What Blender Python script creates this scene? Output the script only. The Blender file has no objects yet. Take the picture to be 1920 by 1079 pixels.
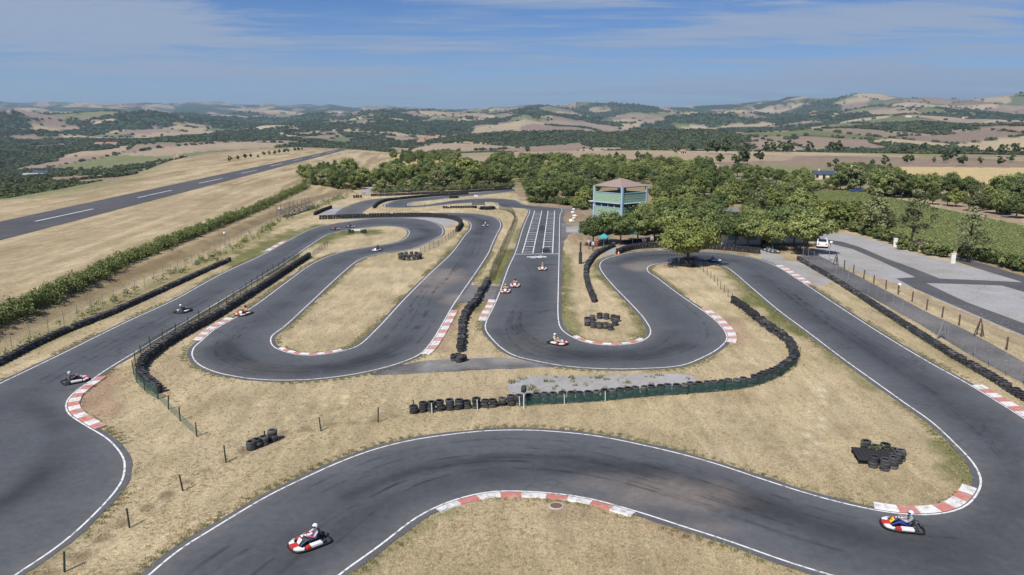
import bpy, bmesh, math, random
import numpy as np
from mathutils import Vector, Matrix, kdtree
from mathutils.geometry import delaunay_2d_cdt

# ------------------------------------------------------------------ camera, sky, sun, exposure
SC = bpy.context.scene
CAM_H, FPX, CX, CY = 19.0, 1400.0, 960.0, 539.5      # drone height; focal length and centre in photo pixels
PITCH = math.atan((CY - 245.0) / FPX)
cam_d = bpy.data.cameras.new('camera')
cam_d.sensor_width = 36.0
cam_d.lens = 36.0 * FPX / 1920.0
cam_d.clip_start = 0.5
cam_d.clip_end = 60000.0
cam = bpy.data.objects.new('camera', cam_d)
SC.collection.objects.link(cam)
cam.location = (0, 0, CAM_H)
cam.rotation_euler = (math.pi / 2 - PITCH, 0, 0)
SC.camera = cam

SUN_EL = math.radians(50)
SUN_DIR = Vector((0.50, 0.87, 0)).normalized()        # the way shadows fall on the ground
world = bpy.data.worlds.new('World')
SC.world = world
world.use_nodes = True
wn, wl = world.node_tree.nodes, world.node_tree.links
bg = wn['Background']
bg.inputs['Strength'].default_value = 0.068
HAZE = 8e-5
sky = wn.new('ShaderNodeTexSky')
sky.sky_type = 'NISHITA'
sky.sun_disc = False
sky.sun_elevation = SUN_EL
sky.sun_rotation = math.atan2(-SUN_DIR.x, -SUN_DIR.y)
sky.altitude = 500
sky.air_density = 0.8
sky.dust_density = 0.2
sky.ozone_density = 5.0
def wnode(t, **kw):
    n = wn.new(t)
    for k, v in kw.items():
        setattr(n, k, v)
    return n
def wmath(op, a, b=None, c=None):
    n = wn.new('ShaderNodeMath'); n.operation = op
    for i, v in enumerate((a, b, c)):
        if v is None: continue
        if isinstance(v, (int, float)): n.inputs[i].default_value = v
        else: wl.new(v, n.inputs[i])
    return n.outputs[0]
# thin layered cloud, laid on a flat deck high above the ground
tc = wnode('ShaderNodeTexCoord')
sep = wnode('ShaderNodeSeparateXYZ'); wl.new(tc.outputs['Generated'], sep.inputs[0])
zz = wmath('MAXIMUM', sep.outputs[2], 0.012)
zz = wmath('ADD', zz, 0.03)
comb = wnode('ShaderNodeCombineXYZ')
wl.new(wmath('DIVIDE', sep.outputs[0], zz), comb.inputs[0]); wl.new(wmath('DIVIDE', sep.outputs[1], zz), comb.inputs[1])
# banks of it stand at their own bearings and heights: (tan bearing, tan height, half widths, weight)
uu = wmath('DIVIDE', sep.outputs[0], wmath('MAXIMUM', sep.outputs[1], 0.05)); vv_ = sep.outputs[2]
def bank(u0, v0, su, sv, k):
    a = wmath('POWER', wmath('ABSOLUTE', wmath('DIVIDE', wmath('SUBTRACT', uu, u0), su)), 2.0); b = wmath('POWER', wmath('ABSOLUTE', wmath('DIVIDE', wmath('SUBTRACT', vv_, v0), sv)), 2.0)
    return wmath('MULTIPLY', wmath('EXPONENT', wmath('MULTIPLY', wmath('ADD', a, b), -1.0)), k)
banks = None
for bk_ in ((-.58, .125, .26, .030, .20), (.42, .118, .30, .024, .17), (-.25, .105, .30, .008, .16), (.50, .055, .40, .020, .16), (-.40, .070, .32, .008, .14), (.15, .168, .30, .010, .2), (-.22, .15, .12, .02, -.10)):
    b0 = bank(*bk_); banks = b0 if banks is None else wmath('ADD', banks, b0)
def cloud2(scale, rough, stretch, seed, lo, hi, gain):
    mp = wnode('ShaderNodeMapping'); wl.new(comb.outputs[0], mp.inputs[0])
    mp.inputs['Scale'].default_value = (stretch[0], stretch[1], 1); mp.inputs['Location'].default_value = (seed, seed * 0.7, seed * 0.3)
    nz = wnode('ShaderNodeTexNoise'); wl.new(mp.outputs[0], nz.inputs['Vector'])
    nz.inputs['Scale'].default_value = scale; nz.inputs['Detail'].default_value = 9; nz.inputs['Roughness'].default_value = rough; nz.inputs['Distortion'].default_value = 0.5
    mr = wnode('ShaderNodeMapRange'); mr.interpolation_type = 'SMOOTHSTEP'; wl.new(wmath('ADD', nz.outputs[0], wmath('MULTIPLY', banks, gain)), mr.inputs[0])
    mr.inputs[1].default_value = lo; mr.inputs[2].default_value = hi
    return mr.outputs[0]
c1 = cloud2(0.9, 0.62, (0.40, 1.0), 3.1, 0.49, 0.66, 1.0)
c2 = cloud2(3.0, 0.68, (0.25, 1.0), 11.4, 0.50, 0.72, .8)
cm = wmath('MINIMUM', wmath('ADD', wmath('MULTIPLY', c1, 0.72), wmath('MULTIPLY', c2, 0.55)), 0.88)
hs = wnode('ShaderNodeHueSaturation'); wl.new(sky.outputs[0], hs.inputs['Color'])
hs.inputs['Hue'].default_value = 0.512; hs.inputs['Saturation'].default_value = 1.28; hs.inputs['Value'].default_value = 0.90
mixc = wnode('ShaderNodeMix', data_type='RGBA')
wl.new(cm, mixc.inputs[0]); wl.new(hs.outputs[0], mixc.inputs[6]); mixc.inputs[7].default_value = (3.5, 4.2, 5.5, 1)
# pale air low over the horizon, all the way round
low = wmath('MULTIPLY', wmath('EXPONENT', wmath('MULTIPLY', wmath('MAXIMUM', sep.outputs[2], 0.0), -17.0)), 0.75)
mixh = wnode('ShaderNodeMix', data_type='RGBA')
wl.new(low, mixh.inputs[0]); wl.new(mixc.outputs[2], mixh.inputs[6]); mixh.inputs[7].default_value = (3.9, 4.95, 6.7, 1)
wl.new(mixh.outputs[2], bg.inputs['Color'])

sun_d = bpy.data.lights.new('sun', 'SUN')
sun_d.energy = 3.6
sun_d.angle = math.radians(0.53)
sun_d.color = (1.0, 0.955, 0.88)
sun = bpy.data.objects.new('sun', sun_d)
SC.collection.objects.link(sun)
tosun = Vector((-SUN_DIR.x * math.cos(SUN_EL), -SUN_DIR.y * math.cos(SUN_EL), math.sin(SUN_EL)))
sun.rotation_euler = tosun.to_track_quat('Z', 'Y').to_euler()
sun.location = (-30, -40, 80)
SC.view_settings.view_transform = 'Standard'
SC.view_settings.look = 'None'
SC.view_settings.exposure = 0.62
SC.view_settings.gamma = 1.0
SC.view_settings.use_curve_mapping = False
SC.cycles.max_bounces = 6
SC.cycles.transparent_max_bounces = 24
SC.cycles.use_denoising = True

# ------------------------------------------------------------------ helpers
rng = np.random.default_rng(7)
random.seed(7)
COL = SC.collection
SP, CP = math.sin(PITCH), math.cos(PITCH)

def G(px, py, z=0.0):
    """survey: the place on level z that the photo shows at this pixel"""
    xo, yo = (px - CX) / FPX, (py - CY) / FPX
    dx, dy, dz = xo, CP - yo * SP, -(SP + yo * CP)
    t = (z - CAM_H) / dz
    return np.array((dx * t, dy * t))
def scale_at(px, py, z=0.0):
    """metres per photo pixel there"""
    yo = (py - CY) / FPX
    return (CAM_H - z) / (SP + yo * CP) / FPX
def slope_of(x, y):
    xo, yo = (x - CX) / FPX, (y - CY) / FPX
    return -(SP + yo * CP) / math.hypot(xo, CP - yo * SP)

def catmull(pts, n=10, closed=False):
    p = np.asarray(pts, float)
    if closed: p = np.vstack([p[-1], p, p[0], p[1]])
    else: p = np.vstack([2 * p[0] - p[1], p, 2 * p[-1] - p[-2]])
    out = []
    for i in range(1, len(p) - 2):
        p0, p1, p2, p3 = p[i - 1], p[i], p[i + 1], p[i + 2]
        # centripetal parameters keep tight bends clean
        t0 = 0.0; t1 = t0 + max(np.linalg.norm(p1 - p0), 1e-6) ** 0.5
        t2 = t1 + max(np.linalg.norm(p2 - p1), 1e-6) ** 0.5; t3 = t2 + max(np.linalg.norm(p3 - p2), 1e-6) ** 0.5
        for t in np.linspace(t1, t2, n, endpoint=False):
            a1 = (t1 - t) / (t1 - t0) * p0 + (t - t0) / (t1 - t0) * p1
            a2 = (t2 - t) / (t2 - t1) * p1 + (t - t1) / (t2 - t1) * p2
            a3 = (t3 - t) / (t3 - t2) * p2 + (t - t2) / (t3 - t2) * p3
            b1 = (t2 - t) / (t2 - t0) * a1 + (t - t0) / (t2 - t0) * a2
            b2 = (t3 - t) / (t3 - t1) * a2 + (t - t1) / (t3 - t1) * a3
            out.append((t2 - t) / (t2 - t1) * b1 + (t - t1) / (t2 - t1) * b2)
    if not closed: out.append(p[-2])
    return np.array(out)
def resample(w, step):
    d = np.r_[0, np.cumsum(np.linalg.norm(np.diff(w, axis=0), axis=1))]
    n = max(2, int(round(d[-1] / step)) + 1)
    s = np.linspace(0, d[-1], n)
    return np.c_[np.interp(s, d, w[:, 0]), np.interp(s, d, w[:, 1])]
def smooth(w, k=1):
    w = w.copy()
    for _ in range(k):
        w[1:-1] = 0.25 * w[:-2] + 0.5 * w[1:-1] + 0.25 * w[2:]
    return w
def trace(pts, step=0.6, z=0.0, sm=2):
    w = np.array([G(a, b, z) for a, b in catmull(pts, 10)])
    return smooth(resample(w, step), sm)
def normals2(w):
    t = np.gradient(w, axis=0)
    t /= np.maximum(np.linalg.norm(t, axis=1, keepdims=True), 1e-9)
    return np.c_[-t[:, 1], t[:, 0]]
def offset(w, d):
    return w + normals2(w) * d
def inside(poly, pts):
    pts = np.atleast_2d(pts); x, y = pts[:, 0], pts[:, 1]
    c = np.zeros(len(pts), bool)
    x1, y1 = poly[:, 0], poly[:, 1]; x2, y2 = np.roll(x1, 1), np.roll(y1, 1)
    for i in range(len(poly)):
        if y1[i] == y2[i]: continue
        k = ((y1[i] > y) != (y2[i] > y))
        if k.any():
            c[k] ^= x[k] < (x2[i] - x1[i]) * (y[k] - y1[i]) / (y2[i] - y1[i]) + x1[i]
    return c
def _h(ix, iy, s):
    n = (ix.astype(np.int64) * 374761393 + iy.astype(np.int64) * 668265263 + s * 974634777) & 0x7fffffff
    n = ((n ^ (n >> 13)) * 1274126177) & 0x7fffffff
    n = ((n ^ (n >> 15)) * 2246822519) & 0x7fffffff
    return ((n ^ (n >> 16)) & 0xffffff) / float(0xffffff)
def vnoise(x, y, s=0):
    ix, iy = np.floor(x).astype(np.int64), np.floor(y).astype(np.int64)
    fx, fy = x - ix, y - iy
    fx, fy = fx * fx * fx * (fx * (fx * 6 - 15) + 10), fy * fy * fy * (fy * (fy * 6 - 15) + 10)
    a, b, c, d = _h(ix, iy, s), _h(ix + 1, iy, s), _h(ix, iy + 1, s), _h(ix + 1, iy + 1, s)
    return a * (1 - fx) * (1 - fy) + b * fx * (1 - fy) + c * (1 - fx) * fy + d * fx * fy
def fbm(x, y, s=0, o=4, g=0.5):
    t, a, n = 0.0, 1.0, 0.0
    for i in range(o):
        t = t + a * vnoise(x, y, s + i * 17); n += a; a *= g
        x, y = x * 2.03 + 13.7, y * 2.03 - 7.1
    return t / n
def sstep(a, b, x):
    t = np.clip((x - a) / (b - a), 0, 1)
    return t * t * (3 - 2 * t)

# --- materials
MATS = {}
def new_mat(name):
    m = bpy.data.materials.new(name); m.use_nodes = True
    MATS[name] = m
    return m, m.node_tree.nodes, m.node_tree.links, m.node_tree.nodes['Principled BSDF']
def node(nt, t, ins=None, **kw):
    n = nt.new(t)
    for k, v in kw.items(): setattr(n, k, v)
    return n
def plain(name, col, rough=0.6, metal=0.0, var=0.12, scale=6.0, spec=0.4, bump=0.0):
    """simple procedural paint/plastic/metal with a little wear"""
    m, nt, lk, b = new_mat(name)
    tcn = nt.new('ShaderNodeTexCoord'); nz = nt.new('ShaderNodeTexNoise')
    lk.new(tcn.outputs['Object'], nz.inputs['Vector'])
    nz.inputs['Scale'].default_value = scale; nz.inputs['Detail'].default_value = 5
    mx = nt.new('ShaderNodeMix'); mx.data_type = 'RGBA'
    lk.new(nz.outputs[0], mx.inputs[0])
    c = np.array(col)
    mx.inputs[6].default_value = (*np.clip(c * (1 - var * 1.6), 0, 1), 1); mx.inputs[7].default_value = (*np.clip(c * (1 + var), 0, 1), 1)
    lk.new(mx.outputs[2], b.inputs['Base Color'])
    b.inputs['Roughness'].default_value = rough; b.inputs['Metallic'].default_value = metal
    b.inputs['Specular IOR Level'].default_value = spec
    if bump:
        bp = nt.new('ShaderNodeBump'); bp.inputs['Strength'].default_value = bump; bp.inputs['Distance'].default_value = 0.02
        lk.new(nz.outputs[0], bp.inputs['Height']); lk.new(bp.outputs[0], b.inputs['Normal'])
    return m

# --- objects
def link(o, parent=None):
    COL.objects.link(o)
    if parent is not None: o.parent = parent
    return o
def mesh_obj(name, v, f, mat=None, parent=None, smooth_=False, attrs=None):
    me = bpy.data.meshes.new(name)
    me.from_pydata([tuple(map(float, p)) for p in v], [], [tuple(map(int, q)) for q in f])
    if mat is not None:
        for m in (mat if isinstance(mat, (list, tuple)) else [mat]): me.materials.append(m)
    if smooth_:
        me.polygons.foreach_set('use_smooth', [True] * len(me.polygons))
    me.update()
    return link(bpy.data.objects.new(name, me), parent)
def fast_mesh(name, V, F, mat=None, smooth_=False):
    """numpy verts (n,3), faces (m,k)"""
    me = bpy.data.meshes.new(name)
    V = np.asarray(V, np.float32); F = np.asarray(F, np.int32)
    me.vertices.add(len(V)); me.vertices.foreach_set('co', V.ravel())
    k = F.shape[1]
    me.loops.add(F.size); me.loops.foreach_set('vertex_index', F.ravel())
    me.polygons.add(len(F)); me.polygons.foreach_set('loop_start', np.arange(0, F.size, k, dtype=np.int32))
    if smooth_: me.polygons.foreach_set('use_smooth', np.ones(len(F), bool))
    if mat is not None: me.materials.append(mat)
    me.update(calc_edges=True)
    return me
def fattr(me, name, arr):
    a = me.attributes.new(name, 'FLOAT', 'POINT'); a.data.foreach_set('value', np.asarray(arr, np.float32))
def cattr(me, name, rgb):
    a = me.attributes.new(name, 'FLOAT_COLOR', 'POINT')
    c = np.ones((len(rgb), 4), np.float32); c[:, :3] = rgb
    a.data.foreach_set('color', c.ravel())
def empty(name, loc=(0, 0, 0), rz=0.0, label=None, cat=None, group=None):
    o = bpy.data.objects.new(name, None)
    o.empty_display_size = 0.2
    o.location = loc; o.rotation_euler = (0, 0, rz)
    link(o)
    if label: tag(o, label, cat, group)
    return o
def tag(o, label=None, cat=None, group=None, kind=None):
    if label: o['label'] = label
    if cat: o['category'] = cat
    if group: o['group'] = group
    if kind: o['kind'] = kind
    return o
def copy_tree(o, parent=None):
    c = o.copy(); COL.objects.link(c); c.parent = parent
    for ch in o.children: copy_tree(ch, c)
    return c

class MB:
    """collects simple solids into one mesh"""
    def __init__(s): s.v, s.f, s.mi = [], [], []
    def add(s, v, f, mi=0):
        b = len(s.v)
        s.v += [tuple(map(float, p)) for p in v]
        s.f += [tuple(b + i for i in q) for q in f]; s.mi += [mi] * len(f)
        return s
    def box(s, x0, x1, y0, y1, z0, z1, mi=0):
        v = [(x, y, z) for z in (z0, z1) for y in (y0, y1) for x in (x0, x1)]
        return s.add(v, [(0, 2, 3, 1), (4, 5, 7, 6), (0, 1, 5, 4), (2, 6, 7, 3), (0, 4, 6, 2), (1, 3, 7, 5)], mi)
    def tube(s, pts, r, n=6, mi=0, caps=True):
        pts = [Vector(p) for p in pts]
        rs = r if isinstance(r, (list, tuple)) else [r] * len(pts)
        rings = []; up = Vector((0, 0, 1)); prev = None
        for i, p in enumerate(pts):
            t = (pts[min(i + 1, len(pts) - 1)] - pts[max(i - 1, 0)]).normalized()
            a = t.cross(up) if prev is None else t.cross(prev.cross(t)) * -1
            if prev is None and a.length < 1e-3: a = t.cross(Vector((1, 0, 0)))
            if prev is not None:
                a = prev - t * prev.dot(t)
                if a.length < 1e-4: a = t.cross(up)
            a.normalize(); prev = a; b = t.cross(a)
            rings.append([p + (a * math.cos(2 * math.pi * k / n) + b * math.sin(2 * math.pi * k / n)) * rs[i] for k in range(n)])
        v = [q for rr in rings for q in rr]; f = []
        for i in range(len(pts) - 1):
            for k in range(n):
                f.append((i * n + k, i * n + (k + 1) % n, (i + 1) * n + (k + 1) % n, (i + 1) * n + k))
        if caps:
            f.append(tuple(range(n - 1, -1, -1))); f.append(tuple((len(pts) - 1) * n + k for k in range(n)))
        return s.add(v, f, mi)
    def lathe(s, prof, n=16, center=(0, 0, 0), axis='z', mi=0, close=False):
        v = []
        for (r, h) in prof:
            for k in range(n):
                a = 2 * math.pi * k / n; x, y = r * math.cos(a), r * math.sin(a)
                p = {'z': (x, y, h), 'y': (x, h, y), 'x': (h, x, y)}[axis]
                v.append((p[0] + center[0], p[1] + center[1], p[2] + center[2]))
        f = []; m = len(prof)
        for i in range(m if close else m - 1):
            j = (i + 1) % m
            for k in range(n):
                f.append((i * n + k, i * n + (k + 1) % n, j * n + (k + 1) % n, j * n + k))
        return s.add(v, f, mi)
    def prism(s, poly, z0, z1, mi=0):
        n = len(poly)
        v = [(p[0], p[1], z0) for p in poly] + [(p[0], p[1], z1) for p in poly]
        f = [tuple(range(n - 1, -1, -1)), tuple(range(n, 2 * n))] + [(i, (i + 1) % n, n + (i + 1) % n, n + i) for i in range(n)]
        return s.add(v, f, mi)
    def xform(s, M):
        s.v = [tuple(M @ Vector(p)) for p in s.v]; return s
    def mesh(s, name, mats, smooth_=False):
        me = bpy.data.meshes.new(name); me.from_pydata(s.v, [], s.f)
        for m in (mats if isinstance(mats, (list, tuple)) else [mats]): me.materials.append(m)
        me.polygons.foreach_set('material_index', s.mi)
        if smooth_: me.polygons.foreach_set('use_smooth', [True] * len(s.f))
        me.update(); return me
    def build(s, name, mats, parent=None, smooth_=False):
        return link(bpy.data.objects.new(name, s.mesh(name, mats, smooth_)), parent)
def put(name, me, parent=None, loc=(0, 0, 0), rot=(0, 0, 0), scale=(1, 1, 1)):
    o = bpy.data.objects.new(name, me); o.location = loc; o.rotation_euler = rot; o.scale = scale
    return link(o, parent)
# ------------------------------------------------------------------ survey of the circuit (edges as painted lines)
E1 = [(-160,800),(-80,760),(0,720),(110,667),(240,603),(327,563),(410,517),(493,478),(540,452),(582,431),(622,421),(660,415),(697,411),(747,409.5),(780,411),(805,415),(821,421),(830,430),(829,440),(817,448),(799,457),(773,467),(713,476),(673,488),(640,514),(583,567),(533,613),(508,633),(510,648),(527,658),(567,667),(610,665),(640,659),(670,650),(707,617),(757,563),(807,513),(847,475),(872,442),(882,430),(883,421),(877.5,415),(866,411.5),(840,409),(800,408),(720,409.5),(640,411)]
E2 = [(-140,1230),(-60,1150),(28,1079),(83,1044),(133,1006),(180,962),(213,926),(230,901),(234,880),(233,862),(220,842),(200,822),(173,806),(150,792),(128,776),(123,762),(127,750),(143,733),(163,720),(183,705),(217,683),(267,653),(333,613),(400,573),(467,533),(533,493),(580,461),(600,448),(612,441.5),(630,436),(650,431.5),(685,427),(722,424),(747.5,425.6),(762.5,430),(767.5,435),(765,442.5),(754,451),(735,457),(710,461),(685,465),(660,469),(640,474),(617,481),(583,497),(533,533),(483,570),(440,597),(400,620),(380,638),(363,653),(360,667),(370,682),(400,697),(450,708),(500,713),(567,713),(640,706),(700,695),(753,680),(790,663),(810,640),(830,607),(847,577),(870,543),(893,510),(916,474),(924,455),(932.5,437.5),(938.5,425),(937,416),(930,410),(915,405),(892,401.5),(860,400),(800,400),(740,401.5),(690,403),(640,405)]
F1 = [(985,391.5),(992,394),(993.5,397),(987.5,411),(980,430),(974,450),(966,475),(953,503),(940,540),(927,573),(912,603),(910,617),(920,633),(940,653),(963,667),(1007,678),(1057,687),(1140,692.5),(1207,691.5),(1279,686),(1313,673),(1343,657),(1363,637),(1360,623),(1343,603),(1313,580),(1278,556),(1255,539),(1230,520),(1216,511),(1213,505),(1216,500),(1230,495.5),(1255,492.5),(1290,491.5),(1325,493),(1347,496.5),(1362,501.5),(1375,510.5),(1413,543),(1463,585),(1513,622),(1580,673),(1647,721),(1697,757),(1747,792),(1797,839),(1827,872),(1840,902),(1835,922),(1813,949),(1780,962),(1730,967),(1680,964),(1613,952),(1547,936),(1480,916),(1413,894),(1347,872),(1280,853),(1207,836),(1123,819),(1040,810),(973,807),(907,809),(840,816),(773,826),(707,842),(640,866),(567,899),(500,932),(400,992),(333,1034),(280,1079),(200,1150),(100,1240)]
F2 = [(1052,391),(1054,395),(1050.5,402.5),(1049,430),(1048.5,467),(1047,533),(1047,600),(1052,617),(1073,633),(1107,645),(1157,648),(1200,642),(1218,630),(1220,620),(1207,597),(1180,567),(1147,533),(1127,507),(1124.5,498),(1128,491),(1136,486),(1155,480),(1180,474.5),(1207,471.5),(1261,470),(1341,474),(1375,477.5),(1406,483),(1425,487.5),(1456,500),(1509,533),(1580,580),(1663,633),(1747,683),(1813,719.5),(1873,756),(1913,781),(2000,838),(2075,895),(2120,960),(2110,1040),(2040,1110),(1920,1150),(1760,1135),(1557,1079),(1480,1056),(1413,1032),(1347,1009),(1280,988),(1223,969),(1173,954),(1107,936),(1040,926),(973,922),(923,922),(873,932),(823,949),(773,976),(723,1016),(673,1052),(640,1075),(560,1150),(480,1240)]
H1 = [(1052,391),(1022,388),(994,386),(980,383),(968,376.5),(949,374),(917,372.5),(880,374),(855,376),(824,380.6),(800,384.5),(770,386.6),(764,385),(766,382.3),(780,378.5),(818,375),(855,370),(905,366),(965,359)]
H2 = [(985,391.5),(965,390),(945,388.5),(936,386),(931,381),(924,379.5),(897,380),(867,381.5),(830,384.5),(801,387.5),(765,389.5),(727,389),(720,386.3),(727,382),(736,378),(748,375.2),(772,373.2),(800,370.8),(867,364),(905,360),(965,354.5)]
S1 = [(627,407),(640,394),(660,384.5),(685,376.5),(712,373),(740,370.8),(800,368.7)]
S2 = [(671,406.5),(679,397.5),(695,387.5),(706,382.5),(717.5,377.5),(745,374),(800,370.8)]
wE1, wE2, wF1, wF2 = trace(E1), trace(E2), trace(F1), trace(F2)
wH1, wH2, wS1, wS2 = trace(H1, 1.0), trace(H2, 1.0), trace(S1, 1.0), trace(S2, 1.0)
def ring(a, b): return np.vstack([a, b[::-1]])
def out_sign(w, poly):
    """+1 if the left normal of w leads out of poly"""
    k = np.linspace(5, len(w) - 6, 25).astype(int)
    q = (w + normals2(w) * 0.8)[k]
    return 1.0 if inside(poly, q).mean() < 0.5 else -1.0

# ------------------------------------------------------------------ terrain
AZ = np.radians(np.r_[np.linspace(-46, 46, 640), np.linspace(46, 314, 90)[1:-1]])
RR = np.r_[np.geomspace(6, 34, 36)[:-1], np.geomspace(34, 15000, 480)]
NA, NR = len(AZ), len(RR)
TX = np.array([-600, 0, 200, 400, 640, 740, 830, 960, 1110, 1250, 1400, 1550, 1700, 1920, 2500], float)
TR = np.array([300, 600, 1000, 1500, 2200, 3200, 4500, 6500, 9000, 15000], float)
TY = np.array([
 [400,365,335,310,288,265,243,228,214,200],[390,356,328,308,288,264,242,226,212,196],[385,345,318,300,284,262,244,226,211,198],
 [340,310,300,290,275,258,246,228,211,199],[330,300,292,288,272,240,246,226,211,204],[330,300,290,286,268,238,240,224,211,205],
 [320,298,288,280,262,243,234,222,215,213],[318,296,285,276,262,248,230,206,214,216],[315,295,283,272,260,246,226,202,212,216],
 [315,295,284,272,258,244,224,208,212,216],[318,296,285,274,256,240,222,202,206,214],[320,298,286,272,252,236,216,196,204,212],
 [322,300,288,270,250,232,207,190,200,212],[325,302,288,268,248,230,206,192,200,212],[325,302,288,268,248,230,208,194,200,212]], float)
TS = np.array([[slope_of(min(max(TX[i], -400), 2300), TY[i, j]) for j in range(10)] for i in range(len(TX))])
REX = np.array([-600, 0, 100, 213, 253, 300, 383, 550, 640, 760, 900, 1200, 1920, 2500], float)
REV = np.array([200, 225, 262, 318, 345, 450, 640, 850, 760, 560, 620, 700, 650, 600], float)
# the bank on the left: toe, and the hedge along its crest
TOE = np.array([G(a, b) for a, b in [(-900,1000),(-300,815),(0,668),(150,593),(300,522),(420,470),(500,428),(560,400),(610,378),(650,367),(690,361)]])
BANK = 1.0
toe_d = resample(TOE, 1.0)
toe_n = normals2(smooth(toe_d, 20))
kd_toe = kdtree.KDTree(len(toe_d))
for i, p in enumerate(toe_d): kd_toe.insert((p[0], p[1], 0), i)
kd_toe.balance()
def bank_h(x, y):
    """height of the raised airfield behind the bank"""
    h = np.zeros(len(x))
    near = (x < 60) & (y < 900) & (y > -200)
    for k in np.nonzero(near)[0]:
        co, i, d = kd_toe.find((x[k], y[k], 0))
        s = (x[k] - co[0]) * toe_n[i, 0] + (y[k] - co[1]) * toe_n[i, 1]
        if i >= len(toe_d) - 2:      # past its far end the bank runs on along the runway and fades
            s = -(x[k] - co[0]) - 0.06 * (y[k] - co[1]) - 8
            d = abs(s)
        if s > 0:
            t = min(max((d - 0.6) / 5.0, 0), 1)
            h[k] = BANK * t * t * (3 - 2 * t)
    return h
def img_x(az):
    a = np.clip(np.where(az > math.pi, az - 2 * math.pi, az), -1.0, 1.0)
    return 960 + FPX * np.tan(a) / CP
def far_z(ix, r):
    lr = np.log(np.clip(r, TR[0], TR[-1])); LT = np.log(TR)
    j = np.clip(np.searchsorted(LT, lr) - 1, 0, 8); t = (lr - LT[j]) / (LT[j + 1] - LT[j])
    xx = np.clip(ix, TX[0], TX[-1]); i = np.clip(np.searchsorted(TX, xx) - 1, 0, len(TX) - 2); u = (xx - TX[i]) / (TX[i + 1] - TX[i])
    u = u * u * (3 - 2 * u); t = t * t * (3 - 2 * t)
    s = (TS[i, j] * (1 - u) + TS[i + 1, j] * u) * (1 - t) + (TS[i, j + 1] * (1 - u) + TS[i + 1, j + 1] * u) * t
    return CAM_H + r * s
def terrain_z(x, y, bank=None):
    x = np.asarray(x, float); y = np.asarray(y, float)
    r = np.hypot(x, y); az = np.arctan2(x, y); ix = img_x(az)
    re = np.interp(ix, REX, REV)
    b = bank_h(x, y) if bank is None else bank
    z0 = b
    zf = far_z(ix, r)
    n = fbm(x / 900, y / 900, 3, 4) - 0.5; n2 = fbm(x / 2300, y / 2300, 9, 2) - 0.5
    amp = np.clip(r * 0.034, 0, 150) * sstep(500, 1800, r)
    rdg = 1 - np.abs(2 * fbm(x / 1150 + .3, y / 1150, 13, 3) - 1) * 2
    zf = zf + amp * (n * 1.2 + n2 * 0.7 + rdg * .42 - .20)
    w = sstep(0, 1, (np.log(np.maximum(r, 1)) - np.log(re)) / math.log(1.5))
    return z0 * (1 - w) + zf * w
azg, rg = np.meshgrid(AZ, RR)
gx, gy = (rg * np.sin(azg)).ravel(), (rg * np.cos(azg)).ravel()
gr = np.hypot(gx, gy)
gz = terrain_z(gx, gy)
ixg = img_x(np.arctan2(gx, gy))

# --- land cover (what grows or lies there), per vertex
C = lambda *a: np.array(a, float)
DRY, DRY2, SOIL_TONE = C(.48,.388,.24), C(.32,.25,.148), C(.33,.215,.145)
def cells(x, y, size, s):
    """jittered parcels: id, distance to the parcel's edge"""
    wx = x + (fbm(x / 500, y / 500, s + 5, 3) - .5) * 260; wy = y + (fbm(x / 500, y / 500, s + 8, 3) - .5) * 260
    gx_, gy_ = wx / size, wy / size
    ix, iy = np.floor(gx_).astype(np.int64), np.floor(gy_).astype(np.int64)
    f1 = np.full(len(x), 9.0); f2 = f1.copy(); cid = np.zeros(len(x))
    for dx in (-1, 0, 1):
        for dy in (-1, 0, 1):
            jx, jy = ix + dx, iy + dy
            px, py = jx + _h(jx, jy, s), jy + _h(jx, jy, s + 1)
            d = np.hypot((gx_ - px) * 1.0, gy_ - py)
            m = d < f1
            f2 = np.where(m, f1, np.minimum(f2, d)); cid = np.where(m, _h(jx, jy, s + 2), cid); f1 = np.where(m, d, f1)
    return cid, (f2 - f1) * size
PAL = .86 * np.array([(.46,.37,.23),(.40,.31,.21),(.30,.22,.165),(.50,.41,.27),(.265,.195,.15),(.36,.275,.205),(.17,.185,.085),(.43,.345,.225),(.30,.225,.165),(.21,.22,.10),(.47,.385,.25),(.33,.245,.19)])
FOREST = C(.050,.070,.029)
def forest_mask(x, y):
    r = np.hypot(x, y); ix = img_x(np.arctan2(x, y))
    f = fbm(x / 330, y / 330, 41, 5, .55) - .5
    f = f + 0.16 * np.exp(-((ix - 745) / 150) ** 2 - (np.log(r / 2700) / .22) ** 2)          # wooded hill behind the runway's end
    f = f + 0.20 * np.exp(-((ix - 1740) / 330) ** 2 - (np.log(r / 1650) / .42) ** 2)         # dark wood on the right
    f = f + 0.22 * np.exp(-((ix - 1180) / 300) ** 2 - (np.log(r / 2150) / .26) ** 2)         # green slope in the middle
    f = f - 0.24 * np.exp(-((ix - 1150) / 330) ** 2 - (np.log(r / 950) / .34) ** 2)         # open fields in front of it
    f = f + 0.13 * np.exp(-((ix - 40) / 160) ** 2 - (np.log(r / 700) / .45) ** 2)            # valley woods on the left
    f = f + 0.03 * sstep(2500, 7000, r) + 0.02 * (1 - sstep(600, 1000, ix)) * sstep(3000, 5000, r) - 0.05 * sstep(1200, 1900, ix) * sstep(3500, 5000, r)
    f = f - 0.035 * (1 - sstep(800, 1000, ix)) * sstep(700, 1000, r) * (1 - sstep(4500, 7000, r))
    return f - 0.040
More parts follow.
